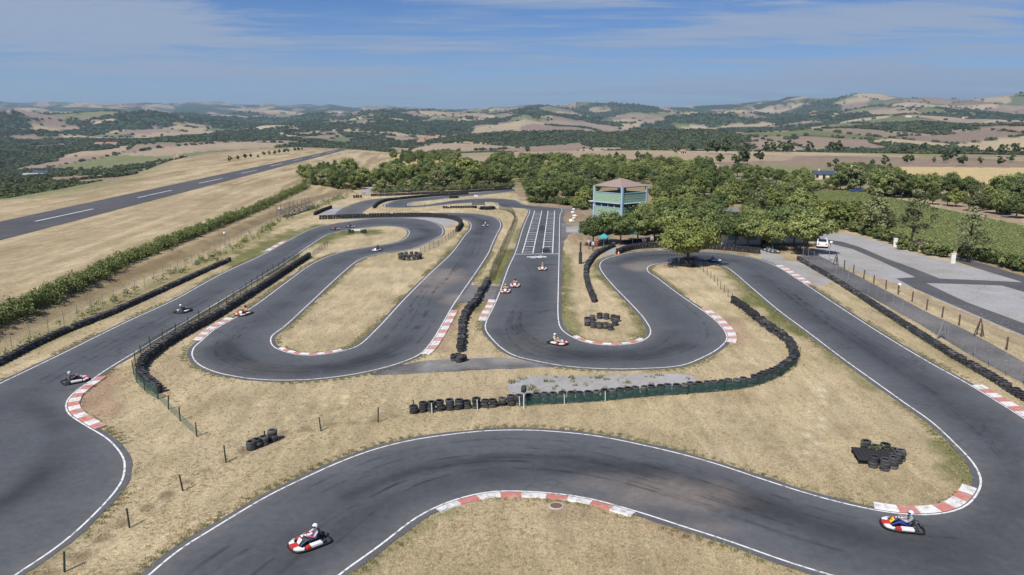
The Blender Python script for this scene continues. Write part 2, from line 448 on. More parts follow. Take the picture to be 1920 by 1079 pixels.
def landcover(x, y, z):
    r = np.hypot(x, y)
    cid, ed = cells(x, y, 185, 77)
    k = (cid * len(PAL)).astype(int) % len(PAL)
    col = PAL[k] * (0.9 + 0.2 * fbm(x / 60, y / 60, 5, 3))[:, None]
    f = forest_mask(x, y)
    fm = sstep(-.012, .012, f)
    hedge = (1 - sstep(3, 9, ed)) * (_h((cid * 4096).astype(np.int64), np.zeros(len(x), np.int64), 3) > .55) * (r > 500)
    fm = np.maximum(fm, hedge)
    col = col * (1 - fm[:, None]) + FOREST * fm[:, None]
    return col, fm
farcol, fmask = landcover(gx, gy, gz)
re_g = np.interp(ixg, REX, REV)
wfar = sstep(-.25, .25, np.log(np.maximum(gr, 1) / (re_g * 1.02)) + (fbm(gx / 120, gy / 120, 6, 3) - .5) * .3)
rightmid = sstep(210, 330, gr) * sstep(720, 840, ixg) * (gr < 1500)
# near colour: dry summer grass, parcels of stubble further out on the right
n1, n2_, n3 = fbm(gx / 14, gy / 14, 21, 4), fbm(gx / 3.2, gy / 3.2, 22, 3), fbm(gx / 45, gy / 45, 23, 3)
ncol = DRY * (0.84 + .32 * n1)[:, None]
k = sstep(.45, .72, n2_ * .6 + n1 * .4)[:, None]
ncol = ncol * (1 - .6 * k) + DRY2 * .6 * k
k = sstep(.50, .66, fbm(gx / 9 + 40, gy / 9, 27, 4))[:, None]; ncol = ncol * (1 - .30 * k) + C(.29,.235,.12) * .30 * k
_cid, _ed = cells(gx, gy, 150, 177)
_pc = PAL[(_cid * len(PAL)).astype(int) % len(PAL)]
ncol = ncol * (1 - rightmid[:, None]) + _pc * rightmid[:, None]
GREEN, WEED = C(.115,.135,.040), C(.17,.165,.06)
def paint(mask, c):
    global ncol
    m = np.clip(mask, 0, 1)[:, None]; ncol = ncol * (1 - m) + np.asarray(c) * m
def line_d(pts, z=0.0, m=None):
    """distance from every ground vertex to a surveyed line (only near it)"""
    w = resample(np.array([G(a, b, z) for a, b in catmull(pts, 8)]), 1.5)
    d = np.full(len(gx), 1e3)
    lo, hi = w.min(0) - 12, w.max(0) + 12
    s = np.nonzero((gx > lo[0]) & (gx < hi[0]) & (gy > lo[1]) & (gy < hi[1]))[0]
    if len(s):
        for a in range(0, len(s), 20000):
            q = s[a:a + 20000]
            d[q] = np.sqrt(((gx[q][:, None] - w[None, :, 0]) ** 2 + (gy[q][:, None] - w[None, :, 1]) ** 2).min(1))
    return d
def strip(pts, width, c, amt=1.0, rough=.6, z=0.0, seed=60):
    d = line_d(pts, z)
    nn = fbm(gx / 2.2, gy / 2.2, seed, 3)
    paint(amt * (1 - sstep(width * .35, width, d + (nn - .5) * width * rough * 2)), c)
def area(pts, c, amt=1.0, soft=.7, z=0.0, seed=61):
    p = np.array([G(a, b, z) for a, b in pts])
    lo, hi = p.min(0) - 2, p.max(0) + 2
    s = np.nonzero((gx > lo[0]) & (gx < hi[0]) & (gy > lo[1]) & (gy < hi[1]))[0]
    m = np.zeros(len(gx))
    j = (fbm(gx[s] / 1.6, gy[s] / 1.6, seed, 3) - .5) * 2 * soft
    j2 = (fbm(gx[s] / 1.6, gy[s] / 1.6, seed + 40, 3) - .5) * 2 * soft
    m[s] = inside(p, np.c_[gx[s] + j, gy[s] + j2]) * amt
    paint(m, c)
# airfield, bank
bk = bank_h(gx, gy)
paint(.95 * sstep(.03, .4, bk) * (.5 + fbm(gx / 2.5, gy / 2.5, 35, 3)) * (1 - sstep(.93, .999, bk) * .75) * (gr < 330), C(.25,.19,.105))
paint(.45 * sstep(.9, .99, bk), C(.34,.265,.165))
_ac, _al = gx * .9925 + gy * .122, gy * .9925 - gx * .122      # across and along the runway
paint(.95 * sstep(.9, .99, bk) * sstep(.40, .66, fbm(_ac / 7, _al / 55, 31, 5)), C(.27,.205,.115))
paint(.5 * sstep(.9, .99, bk) * sstep(.5, .7, fbm(_ac / 2.2, _al / 40, 36, 4)), C(.55,.45,.29))
strip([(0,676),(150,602),(300,530),(420,480),(520,425),(600,392)], 2.2, C(.20,.18,.065), .55)
# greener grass where the verges hold water
for pts, w, a in [
    ([(440,492),(500,462),(545,440),(600,424)], 3.2, .9), ([(400,565),(470,522),(540,478),(590,452),(640,437),(700,433)], 2.2, .95),
    ([(600,452),(640,440),(690,436)], 4.0, .9), ([(250,655),(330,605),(420,552)], 1.3, .5),
    ([(886,425),(876,445),(858,467),(820,512)], 2.0, .85), ([(640,516),(600,555)], .8, .5), ([(660,655),(705,622),(760,565)], 1.3, .6),
    ([(958,470),(945,500),(925,530)], 2.2, .9), ([(974,430),(965,455)], 1.4, .7), ([(905,560),(893,580)], 2.2, .8),
    ([(1060,480),(1060,540),(1062,610),(1075,628)], 1.4, .75), ([(1130,520),(1165,560),(1198,600),(1215,625)], 1.2, .65),
    ([(1205,628),(1212,635)], 1.6, .8), ([(1120,500),(1125,520)], 1.8, .7), ([(1128,590),(1110,583)], 1.2, .5),
    ([(1370,508),(1410,548),(1462,590)], 2.0, .7), ([(1425,560),(1460,590),(1500,620)], 2.6, .95), ([(1500,618),(1560,665),(1640,725)], 1.3, .6),
    ([(1800,850),(1822,880),(1826,910)], 2.2, .85), ([(1640,950),(1500,915),(1400,885)], .8, .5), ([(1700,760),(1780,830)], .8, .45),
    ([(680,1060),(730,1022),(790,975),(830,955)], 1.0, .55), ([(60,1065),(150,1000),(220,920)], .8, .45),
    ([(920,825),(760,833),(640,872)], .5, .45), ([(1500,500),(1560,535),(1640,582),(1740,640),(1920,748)], .8, .5),
    ([(1560,500),(1640,545),(1720,590),(1800,625),(1920,690)], .9, .7), ([(220,660),(300,612)], .7, .5), ([(912,600),(908,618),(918,636)], .7, .6)]:
    strip(pts, w, GREEN * .6 + WEED * .4, a, .7)
# reddish bare soil; browner strips at the left tyre wall and lone tree
for pts, w, a in [
    ([(850,575),(842,600),(828,628),(812,655)], 1.9, .75), ([(1078,395),(1078,412)], 3.2, .9), ([(1068,440),(1110,470),(1130,475)], 2.6, .6),
    ([(1375,600),(1388,628),(1375,645)], 1.6, .55), ([(200,712),(178,732),(190,765)], 2.4, .75), ([(890,545),(875,570)], 1.4, .6),
    ([(1520,535),(1600,590)], .9, .45), ([(1110,640),(1170,643)], 1.2, .5), ([(1180,962),(1260,990),(1330,1015)], .6, .8),
    ([(960,955),(1100,965)], .6, .35), ([(280,700),(300,725)], 1.0, .7), ([(300,655),(400,607),(500,545)], .6, .5),  # last two: browner strips along the curving left tyre wall
    ([(1372,478),(1400,483),(1422,487)], 1.5, .8), ([(1465,490),(1490,488)], 2.0, .7), ([(1560,700),(1620,735)], .8, .2),
    ([(1230,500),(1290,499),(1340,502)], 1.8, .45)]:  # browner strip across the grass below the lone tree
    strip(pts, w, SOIL_TONE, a, .6)
# worn wheel tracks across the infield, and the trodden line under the front wire fence
for o in (0, 1):
    strip([(1512 + o * 26,850),(1517 + o * 24,780),(1522 + o * 20,720)], .42, C(.60,.50,.34), .9, .25)
strip([(1690,900),(1740,905),(1790,880)], .4, DRY2 * .8, .5); strip([(1560,895),(1650,915),(1740,912)], .4, DRY2 * .8, .4)
strip([(-60,1140),(118,1062),(240,975),(340,912),(424,862),(520,818),(603,800),(711,785),(780,770)], .62, C(.25,.19,.11), 1.0, .4)
for dy in (12, 26, 44): strip([(400,760 + dy),(600,735 + dy),(760,722 + dy)], .5, DRY * 1.2, .7, .5)
for dx in (0, 60, 120): strip([(1300 + dx,750 + dx * .3),(1420 + dx,820 + dx * .2),(1500 + dx,880)], .5, DRY2, .7, .5)
# right: verge between service road and car park, ground under the trees, crop and stubble fields
area([(1560,490),(1640,527),(1740,572),(1920,655),(2100,740),(2100,690),(1920,633),(1813,587),(1713,543),(1613,511),(1550,484)], C(.345,.27,.17), .8)
area([(1520,436),(1600,432),(1690,462),(1790,486),(1930,522),(2100,570),(2100,540),(1920,505),(1790,474),(1690,445),(1540,415)], C(.31,.225,.13), .9, 1.5)
area([(1040,420),(1100,455),(1160,470),(1420,476),(1520,478),(1535,440),(1500,380),(1240,345),(1000,345),(960,360)], C(.26,.20,.13), .85, 4)
area([(690,364),(965,354),(1100,345),(1100,318),(700,322)], C(.22,.19,.10), .8, 6)
CROP = [(1500,358),(1640,359),(1665,371),(1760,392),(1920,425),(2100,462),(2300,520),(2300,600),(2100,545),(1920,497),(1800,472),(1700,444),(1640,425),(1540,412),(1500,395)]
area(CROP, C(.15,.175,.06), 1, 1)
for pts, c in [([(1660,313),(1920,315),(2200,318),(2200,352),(1920,349),(1780,346),(1690,336)], (.50,.39,.20)),
               ([(1210,311),(1345,309),(1345,322),(1205,327)], (.54,.44,.27)), ([(1025,304),(1060,303),(1140,320),(1112,336),(1092,323)], (.54,.43,.27)),
               ([(1380,314),(1470,310),(1560,316),(1570,340),(1385,330)], (.21,.215,.10)), ([(1495,342),(1640,348),(1640,360),(1495,358)], (.31,.225,.15)),
               ([(740,296),(860,300),(850,316),(735,314)], (.47,.37,.17)), ([(1630,355),(1660,352),(1660,368),(1640,368)], (.24,.25,.10)),
               ([(1560,322),(1640,322),(1660,345),(1570,345)], (.33,.30,.16)), ([(900,305),(1000,306),(1000,312),(900,312)], (.48,.39,.24)),
               ([(1700,355),(1920,395),(1920,425),(1760,388)], (.32,.25,.17))]:
    area(pts, C(*c), 1, 3)
col = ncol * (1 - wfar[:, None]) + farcol * wfar[:, None]
fm_g = fmask * wfar

m, nt, lk, b = new_mat('terrain')
at = nt.new('ShaderNodeAttribute'); at.attribute_name = 'land'
af = nt.new('ShaderNodeAttribute'); af.attribute_name = 'woods'
tcn = nt.new('ShaderNodeTexCoord')
def nz_(scale, detail=4, rough=.55, vec=None, st=None, dist=0.0):
    n = nt.new('ShaderNodeTexNoise')
    src = tcn.outputs['Object'] if vec is None else vec
    if st:
        mp = nt.new('ShaderNodeMapping'); mp.inputs['Scale'].default_value = st; mp.inputs['Rotation'].default_value = (0, 0, 0.5)
        lk.new(src, mp.inputs[0]); src = mp.outputs[0]
    lk.new(src, n.inputs['Vector']); n.inputs['Scale'].default_value = scale; n.inputs['Detail'].default_value = detail
    n.inputs['Roughness'].default_value = rough; n.inputs['Distortion'].default_value = dist
    return n.outputs[0]
def mth(op, a, b_=None, clamp=False):
    n = nt.new('ShaderNodeMath'); n.operation = op; n.use_clamp = clamp
    for i, v in enumerate((a, b_)):
        if v is None: continue
        if isinstance(v, (int, float)): n.inputs[i].default_value = v
        else: lk.new(v, n.inputs[i])
    return n.outputs[0]
def rng_(v, a, b_, c, d):
    n = nt.new('ShaderNodeMapRange'); lk.new(v, n.inputs[0])
    for i, q in enumerate((a, b_, c, d)): n.inputs[i + 1].default_value = q
    return n.outputs[0]
f1 = rng_(nz_(13, 3, .8), .3, .7, .58, 1.42)
f2 = rng_(nz_(5.5, 5, .7), .3, .7, .70, 1.30)
f3 = rng_(nz_(.9, 5, .6, st=(1, .22, 1), dist=.6), .3, .7, .80, 1.20)
f4 = rng_(nz_(.11, 4, .6), .3, .7, .90, 1.10)
fo = rng_(nz_(.10, 3, .7), .35, .65, .55, 1.5)
grain = mth('MULTIPLY', mth('MULTIPLY', f1, f2), mth('MULTIPLY', f3, f4))
mxw = nt.new('ShaderNodeMix'); lk.new(af.outputs['Fac'], mxw.inputs[0]); lk.new(grain, mxw.inputs[2]); lk.new(fo, mxw.inputs[3])
vm = nt.new('ShaderNodeVectorMath'); vm.operation = 'SCALE'; lk.new(at.outputs['Vector'], vm.inputs[0]); lk.new(mxw.outputs[0], vm.inputs[3])
lk.new(vm.outputs[0], b.inputs['Base Color'])
b.inputs['Roughness'].default_value = .95; b.inputs['Specular IOR Level'].default_value = .12
bp = nt.new('ShaderNodeBump'); bp.inputs['Strength'].default_value = .75; bp.inputs['Distance'].default_value = .07
lk.new(mth('ADD', nz_(20, 3, .7), mth('MULTIPLY', nz_(4, 4, .65), 1.4)), bp.inputs['Height']); lk.new(bp.outputs[0], b.inputs['Normal'])
TERRAIN = m
idx = np.arange(NA * NR).reshape(NR, NA)
a_, b_ = idx[:-1], idx[1:]
F = np.stack([a_, np.roll(a_, -1, 1), np.roll(b_, -1, 1), b_], -1).reshape(-1, 4)
V = np.c_[gx, gy, gz]
me = fast_mesh('ground', V, F[:, ::-1], TERRAIN, True)
# close the disc under the drone
cattr(me, 'land', col); fattr(me, 'woods', fm_g)
ground = link(bpy.data.objects.new('ground', me)); tag(ground, kind='structure', label='dry straw coloured grassland running out to wooded hills')
cap = MB(); cap.add([(RR[0] * math.sin(a) * 1.02, RR[0] * math.cos(a) * 1.02, -.005) for a in np.linspace(0, 2 * math.pi, 48, endpoint=False)], [tuple(range(47, -1, -1))])
capo = cap.build('grass_patch', plain('dry_grass', DRY, .95, var=.3, scale=3)); capo.parent = ground
# ------------------------------------------------------------------ asphalt
def asphalt_mat(name, base, dark, dustc, old=False):
    m, nt, lk, b = new_mat(name)
    tcn = nt.new('ShaderNodeTexCoord')
    def nz(scale, detail=4, rough=.6):
        n = nt.new('ShaderNodeTexNoise'); lk.new(tcn.outputs['Object'], n.inputs['Vector'])
        n.inputs['Scale'].default_value = scale; n.inputs['Detail'].default_value = detail; n.inputs['Roughness'].default_value = rough
        return n.outputs[0]
    def mr(v, a, b_, c, d):
        n = nt.new('ShaderNodeMapRange'); lk.new(v, n.inputs[0])
        for i, q in enumerate((a, b_, c, d)): n.inputs[i + 1].default_value = q
        return n.outputs[0]
    def mul(a, b_):
        n = nt.new('ShaderNodeMath'); n.operation = 'MULTIPLY'
        for i, v in enumerate((a, b_)):
            if isinstance(v, float): n.inputs[i].default_value = v
            else: lk.new(v, n.inputs[i])
        return n.outputs[0]
    ru = nt.new('ShaderNodeAttribute'); ru.attribute_name = 'rubber'
    du = nt.new('ShaderNodeAttribute'); du.attribute_name = 'dust'
    g = mul(mul(mr(nz(34, 2, .8), .25, .75, .78, 1.22), mr(nz(2.2, 5, .65), .3, .7, .86, 1.14)), mr(nz(.22, 4, .6), .3, .7, .88, 1.12))
    mx = nt.new('ShaderNodeMix'); mx.data_type = 'RGBA'; lk.new(ru.outputs['Fac'], mx.inputs[0])
    mx.inputs[6].default_value = (*base, 1); mx.inputs[7].default_value = (*dark, 1)
    m2 = nt.new('ShaderNodeMix'); m2.data_type = 'RGBA'; lk.new(du.outputs['Fac'], m2.inputs[0])
    lk.new(mx.outputs[2], m2.inputs[6]); m2.inputs[7].default_value = (*dustc, 1)
    # hairline cracks, here and there
    wob = nt.new('ShaderNodeTexNoise'); lk.new(tcn.outputs['Object'], wob.inputs['Vector']); wob.inputs['Scale'].default_value = .7; wob.inputs['Detail'].default_value = 5
    ad = nt.new('ShaderNodeVectorMath'); ad.operation = 'MULTIPLY_ADD'; lk.new(wob.outputs[1], ad.inputs[0]); ad.inputs[1].default_value = (2.2, 2.2, 0); lk.new(tcn.outputs['Object'], ad.inputs[2])
    vo_ = nt.new('ShaderNodeTexVoronoi'); vo_.feature = 'DISTANCE_TO_EDGE'; vo_.inputs['Scale'].default_value = .17; lk.new(ad.outputs[0], vo_.inputs['Vector'])
    crk = mr(vo_.outputs['Distance'], 0.0, .009, .52, 1.0)
    cmask = nt.new('ShaderNodeMapRange'); lk.new(nz(.05, 2), cmask.inputs[0]); cmask.inputs[1].default_value = .46; cmask.inputs[2].default_value = .60
    cmx = nt.new('ShaderNodeMix'); lk.new(cmask.outputs[0], cmx.inputs[0]); cmx.inputs[2].default_value = 1.0; lk.new(crk, cmx.inputs[3])
    g = mul(g, cmx.outputs[0])
    vm = nt.new('ShaderNodeVectorMath'); vm.operation = 'SCALE'; lk.new(m2.outputs[2], vm.inputs[0]); lk.new(g, vm.inputs[3])
    lk.new(vm.outputs[0], b.inputs['Base Color'])
    b.inputs['Roughness'].default_value = .82; b.inputs['Specular IOR Level'].default_value = .3
    bp = nt.new('ShaderNodeBump'); bp.inputs['Strength'].default_value = .4; bp.inputs['Distance'].default_value = .01
    lk.new(nz(60, 2, .8), bp.inputs['Height']); lk.new(bp.outputs[0], b.inputs['Normal'])
    return m
ASPH = asphalt_mat('track_asphalt', (.094, .100, .109), (.042, .045, .050), (.23, .195, .17))
ASPH_OLD = asphalt_mat('worn_asphalt', (.115, .112, .115), (.06, .06, .062), (.34, .32, .30))
ASPH_RUN = asphalt_mat('runway_asphalt', (.095, .094, .10), (.055, .055, .06), (.15, .135, .12))
GRAVEL = asphalt_mat('pale_gravel', (.36, .355, .36), (.25, .24, .23), (.30, .26, .19))

def cdt_sheet(name, poly, z, mat, spacing=None, attr=None, parent=None, zfun=None):
    """a flat sheet bounded by poly; inner points carry wear"""
    poly = np.asarray(poly)
    pts = [Vector(p) for p in poly]; n = len(pts)
    if spacing:
        lo, hi = poly.min(0), poly.max(0)
        xs, ys = np.arange(lo[0], hi[0], spacing), np.arange(lo[1], hi[1], spacing)
        q = np.array([(x + (j % 2) * spacing * .5, y) for j, y in enumerate(ys) for x in xs])
        if len(q): q = q[inside(poly, q)]
        if len(q):
            kd = kdtree.KDTree(n)
            for i, p in enumerate(poly): kd.insert((p[0], p[1], 0), i)
            kd.balance()
            q = [p for p in q if kd.find((p[0], p[1], 0))[2] > spacing * .45]
            pts += [Vector(p) for p in q]
    vo, eo, fo, *_ = delaunay_2d_cdt(pts, [(i, (i + 1) % n) for i in range(n)], [], 1, 1e-5)
    v = np.array([(p.x, p.y) for p in vo])
    # keep only triangles inside
    f = np.array(fo)
    cen = v[f].mean(1)
    f = f[inside(poly, cen)]
    a2 = v[f]; sgn = np.cross(a2[:, 1] - a2[:, 0], a2[:, 2] - a2[:, 0])
    f[sgn < 0] = f[sgn < 0][:, ::-1]
    zv = np.full(len(v), z) if zfun is None else zfun(v[:, 0], v[:, 1]) + z
    me = fast_mesh(name, np.c_[v, zv], f, mat)
    r, d = attr(v) if attr else (np.zeros(len(v)), np.zeros(len(v)))
    fattr(me, 'rubber', r); fattr(me, 'dust', d)
    o = bpy.data.objects.new(name, me)
    return link(o, parent)
def kd_of(w):
    kd = kdtree.KDTree(len(w))
    for i, p in enumerate(w): kd.insert((p[0], p[1], 0), i)
    kd.balance(); return kd
def blob(v, px, py, rx, ry, amt=1.0, seed=0):
    c = G(px, py)
    d = np.hypot((v[:, 0] - c[0]) / rx, (v[:, 1] - c[1]) / ry) + (fbm(v[:, 0] / 2.5, v[:, 1] / 2.5, 70 + seed, 3) - .5) * .7
    return amt * (1 - sstep(.25, 1.0, d))
def wear(wa, wb, lines, dusts):
    ka, kb = kd_of(wa), kd_of(wb)
    def fn(v):
        fa = [ka.find((p[0], p[1], 0)) for p in v]; sa_ = np.array([t[1] for t in fa]) * .6
        da = np.array([t[2] for t in fa]); db = np.array([kb.find((p[0], p[1], 0))[2] for p in v])
        u = da / np.maximum(da + db, 1e-6)
        n = fbm(v[:, 0] / 5, v[:, 1] / 5, 81, 4); n2 = fbm(v[:, 0] / 1.3, v[:, 1] / 1.3, 82, 3)
        rub = .42 * np.exp(-((u - .5) / .22) ** 2) * (.4 + n) + .30 * (n - .5)
        st = fbm(u * 16, sa_ / 22, 83, 3) - .5; rub = rub + .5 * st * np.exp(-((u - .5) / .33) ** 2)
        for pts, w, amt in lines:
            lw = resample(np.array([G(a, b) for a, b in catmull(pts, 8)]), .5); kl = kd_of(lw)
            dl = np.array([kl.find((p[0], p[1], 0))[2] for p in v])
            rub = rub + amt * np.exp(-(dl / w) ** 2) * (.5 + .9 * n2)
        dst = np.zeros(len(v))
        for i, dd in enumerate(dusts): dst = np.maximum(dst, blob(v, *dd, seed=i))
        edge = np.minimum(da, db)
        dst = np.maximum(dst, .30 * (1 - sstep(.1, 1.2, edge)) * n)
        return np.clip(rub, 0, 1), np.clip(dst, 0, .9)
    return fn
EXT = .40
def ribbon(name, label, wa, wb, z, lines, dusts, sp=.5, mat=None):
    poly0 = ring(wa, wb)
    sa, sb = out_sign(wa, poly0), out_sign(wb, poly0)
    a2, b2 = offset(wa, sa * EXT), offset(wb, sb * EXT)
    # ragged edge of the old tarmac
    a2 = a2 + normals2(wa) * ((fbm(wa[:, 0], wa[:, 1], 91, 3) - .5) * .22)[:, None]
    b2 = b2 + normals2(wb) * ((fbm(wb[:, 0], wb[:, 1], 92, 3) - .5) * .22)[:, None]
    o = cdt_sheet(name, ring(a2, b2), z, mat or ASPH, sp, wear(wa, wb, lines, dusts))
    tag(o, label, kind='structure')
    return o, sa, sb
trk1, sE1, sE2 = ribbon('kart_track', 'dark asphalt kart track of the left straight and first hairpin', wE1, wE2, .020,
    [([(-60,980),(60,900),(100,820),(60,760)], .8, .5), ([(0,960),(110,880),(150,820),(110,770)], 1.2, .45), ([(400,655),(440,690),(520,700),(620,695),(720,670)], 1.3, .55),
     ([(420,640),(470,680),(560,690),(660,680),(760,640)], .7, .45), ([(700,440),(790,430),(812,440),(760,455),(680,475)], 1.2, .5), ([(890,440),(905,420),(890,410),(850,405)], 1.4, .5)],
    [(825, 520, 4.5, 9, .75), (850, 560, 2.2, 5, .6), (805, 545, 3, 6, .45), (470, 690, 6, 3, .12)])
trk2, sF1, sF2 = ribbon('kart_track', 'dark asphalt kart track from start grid round to the front bend', wF1, wF2, .024,
    [([(1900,900),(1850,980),(1750,1010),(1600,1000),(1400,945),(1250,915)], 1.2, .5), ([(1560,980),(1350,920),(1200,890),(1000,885),(850,905),(700,960),(560,1060)], 1.1, .55),
     ([(1250,880),(1050,858),(900,862),(760,888),(650,930)], .45, .6), ([(930,620),(980,655),(1080,672),(1200,670),(1290,650)], 1.2, .5),
     ([(960,610),(1010,650),(1100,662),(1200,655),(1260,625)], .8, .4), ([(1150,495),(1190,482),(1290,480),(1370,490)], 1.3, .6), ([(1010,520),(1015,560),(1000,610)], 1.5, .35),
     ([(1022,497),(1045,497)], .35, .9), ([(1017,424),(1017,432)], .8, .7), ([(1420,520),(1520,590),(1700,700),(1880,850)], 1.4, .4)],
    [(1260, 930, 5.5, 2.6, .62), (1160, 905, 4, 1.6, .35), (1195, 500, 3.2, 4.5, .75), (1215, 495, 3, 3, .6), (1000, 640, 5, 5, .12), (1330, 990, 3.5, 1, .4)])
trk3, sH1, sH2 = ribbon('kart_track', 'far asphalt loop of the kart track below the wood', wH1, wH2, .028, [], [(905, 362, 8, 12, .3)], 2.0)
trk4, sS1, sS2 = ribbon('service_track', 'asphalt link lane beside the far tyre wall', wS1, wS2, .012, [], [], 2.0, ASPH_OLD)

def worn(name, col, under, scale, lo, hi, rough=.7):
    """paint scuffed through to what lies under it"""
    m, nt, lk, b = new_mat(name)
    tcn = nt.new('ShaderNodeTexCoord'); nz = nt.new('ShaderNodeTexNoise'); lk.new(tcn.outputs['Object'], nz.inputs['Vector'])
    nz.inputs['Scale'].default_value = scale; nz.inputs['Detail'].default_value = 7; nz.inputs['Roughness'].default_value = .68
    mr = nt.new('ShaderNodeMapRange'); lk.new(nz.outputs[0], mr.inputs[0]); mr.inputs[1].default_value = lo; mr.inputs[2].default_value = hi
    mx = nt.new('ShaderNodeMix'); mx.data_type = 'RGBA'; lk.new(mr.outputs[0], mx.inputs[0]); mx.inputs[6].default_value = (*under, 1); mx.inputs[7].default_value = (*col, 1)
    lk.new(mx.outputs[2], b.inputs['Base Color']); b.inputs['Roughness'].default_value = rough; b.inputs['Specular IOR Level'].default_value = .3
    return m
PAINT = worn('white_line_paint', (.74, .74, .73), (.22, .22, .23), 3.0, .36, .50)
PAINT_W = plain('faded_line_paint', (.50, .50, .51), .7, var=.25, scale=3)
def line_strip(name, w, width, z, mat, parent, gaps=None):
    n = normals2(w)
    a, b_ = w + n * width / 2, w - n * width / 2
    V = np.r_[np.c_[a, np.full(len(a), z)], np.c_[b_, np.full(len(a), z)]]
    k = len(w); i = np.arange(k - 1)
    F = np.stack([i, k + i, k + i + 1, i + 1], -1)
    if gaps is not None: F = F[gaps(w[:-1])]
    return link(bpy.data.objects.new(name, fast_mesh(name, V, F, mat)), parent)
def chipped(w): return fbm(w[:, 0] * .9, w[:, 1] * .9, 33, 3) < .86
for w, t, z, wd in [(wE1, trk1, .0245, .11), (wE2, trk1, .0245, .11), (wF1, trk2, .0285, .11), (wF2, trk2, .0285, .11), (wH1, trk3, .0325, .18), (wH2, trk3, .0325, .18)]:
    line_strip('edge_line', w, wd, z, PAINT, t)

# tyre marks: thin smears of rubber laid along the racing line
m, nt, lk, b = new_mat('rubber_smear')
b.inputs['Base Color'].default_value = (.030, .030, .033, 1); b.inputs['Roughness'].default_value = .8
tcn = nt.new('ShaderNodeTexCoord'); nzn = nt.new('ShaderNodeTexNoise'); lk.new(tcn.outputs['Object'], nzn.inputs['Vector']); nzn.inputs['Scale'].default_value = .6; nzn.inputs['Detail'].default_value = 5
mrn = nt.new('ShaderNodeMapRange'); lk.new(nzn.outputs[0], mrn.inputs[0]); mrn.inputs[1].default_value = .42; mrn.inputs[2].default_value = .68; mrn.inputs[3].default_value = 0; mrn.inputs[4].default_value = .30
trn = nt.new('ShaderNodeBsdfTransparent'); msn = nt.new('ShaderNodeMixShader'); lk.new(mrn.outputs[0], msn.inputs[0]); lk.new(trn.outputs[0], msn.inputs[1]); lk.new(b.outputs[0], msn.inputs[2]); lk.new(msn.outputs[0], nt['Material Output'].inputs[0])
SMEAR = m
def smears(wa, wb, trk, z, n, seed):
    kb = kd_of(wb); r_ = random.Random(seed)
    near = [i for i in range(10, len(wa) - 10) if 15 < np.hypot(*wa[i]) < 130 and wa[i][1] > 12]
    for k in range(n):
        i0 = r_.choice(near); L = r_.randint(18, 70); u0 = r_.uniform(.25, .75); u1 = min(max(u0 + r_.uniform(-.25, .25), .15), .85)
        idx = [i for i in range(i0, min(i0 + L, len(wa) - 1))]
        if len(idx) < 8: continue
        P = []
        for j, i in enumerate(idx):
            t = j / (len(idx) - 1); u = u0 + (u1 - u0) * (t * t * (3 - 2 * t)); q = wb[kb.find((wa[i][0], wa[i][1], 0))[1]]
            P.append(wa[i] * (1 - u) + q * u)
        P = smooth(np.array(P), 8)
        d = np.linalg.norm(np.diff(P, axis=0), axis=1)
        if d.max() > 2.0: continue
        for o in ((-.5, .5) if r_.random() < .35 else (0,)):
            line_strip('tyre_mark', P + normals2(P) * o, r_.uniform(.14, .30), z + .0004 * (k % 5), SMEAR, trk)
smears(wE1, wE2, trk1, .0210, 16, 1); smears(wF1, wF2, trk2, .0250, 24, 2)

# kerbs: every painted block its own piece
KW = worn('kerb_white', (.70, .685, .66), (.36, .34, .32), 2.6, .32, .52, .85)
KR = worn('kerb_red', (.52, .185, .15), (.40, .33, .30), 2.6, .36, .52, .85)
KP = worn('kerb_faded_red', (.52, .25, .21), (.48, .40, .36), 2.6, .36, .54, .85)
def kerb(label, w, sgn, p0, p1, width, n, red=None, gap=.11, start=0, blk=0):
    red = red or KR
    a, b_ = G(*p0), G(*p1)
    i0 = int(np.argmin(np.hypot(*(w - a).T))); i1 = int(np.argmin(np.hypot(*(w - b_).T)))
    if i0 > i1: i0, i1 = i1, i0
    seg = resample(w[i0:i1 + 1], .15); nn = normals2(seg) * sgn
    root = empty('kerb', (seg[len(seg) // 2][0], seg[len(seg) // 2][1], 0)); tag(root, label, kind='structure')
    o0 = root.location
    cuts = np.linspace(0, len(seg) - 1, n + 1).astype(int)
    for k in range(n):
        s = np.unique(np.linspace(cuts[k], cuts[k + 1], 5).astype(int))
        if len(s) < 2: continue
        P, N = seg[s], nn[s]
        j = random.uniform(-.03, .03)
        ins, mid, outp = P + N * gap, P + N * (gap + .12), P + N * (gap + width + j)
        v = [];
        for q, zz_ in ((ins, .034), (mid, .055), (outp, .085), (outp + N * .03, -.01)):
            v += [(x - o0[0], y - o0[1], zz_) for x, y in q]
        m_ = len(s); f = []
        for r in range(3):
            for c in range(m_ - 1):
                q = (r * m_ + c, r * m_ + c + 1, (r + 1) * m_ + c + 1, (r + 1) * m_ + c)
                f.append(q if sgn < 0 else q[::-1])
        f.append(tuple(r * m_ for r in range(4))[::(1 if sgn < 0 else -1)]); f.append(tuple(r * m_ + m_ - 1 for r in range(4))[::(-1 if sgn < 0 else 1)])
        mesh_obj('kerb_block', v, f, KW if (k + start) % 2 == 0 else red, root)
kerb('red and white kerb round the inside of the left bend', wE2, sE2, (181,707), (172,806), .74, 13, start=1)
kerb('red and white kerb before the first hairpin beside the tyre wall', wE2, sE2, (441,597), (380,638), .74, 9, KP)
kerb('narrow red and white kerb inside the first hairpin', wE1, sE1, (518,655), (640,659), .42, 9)
kerb('red and white kerb right of the first hairpin exit', wE2, sE2, (843,583), (788,664), .78, 12, KP)
kerb('short faded kerb left of the start straight', wF1, sF1, (928,564), (911,602), .78, 7, KP)
kerb('narrow red and white kerb inside the second hairpin', wF2, sF2, (1074,633), (1208,637), .45, 9)
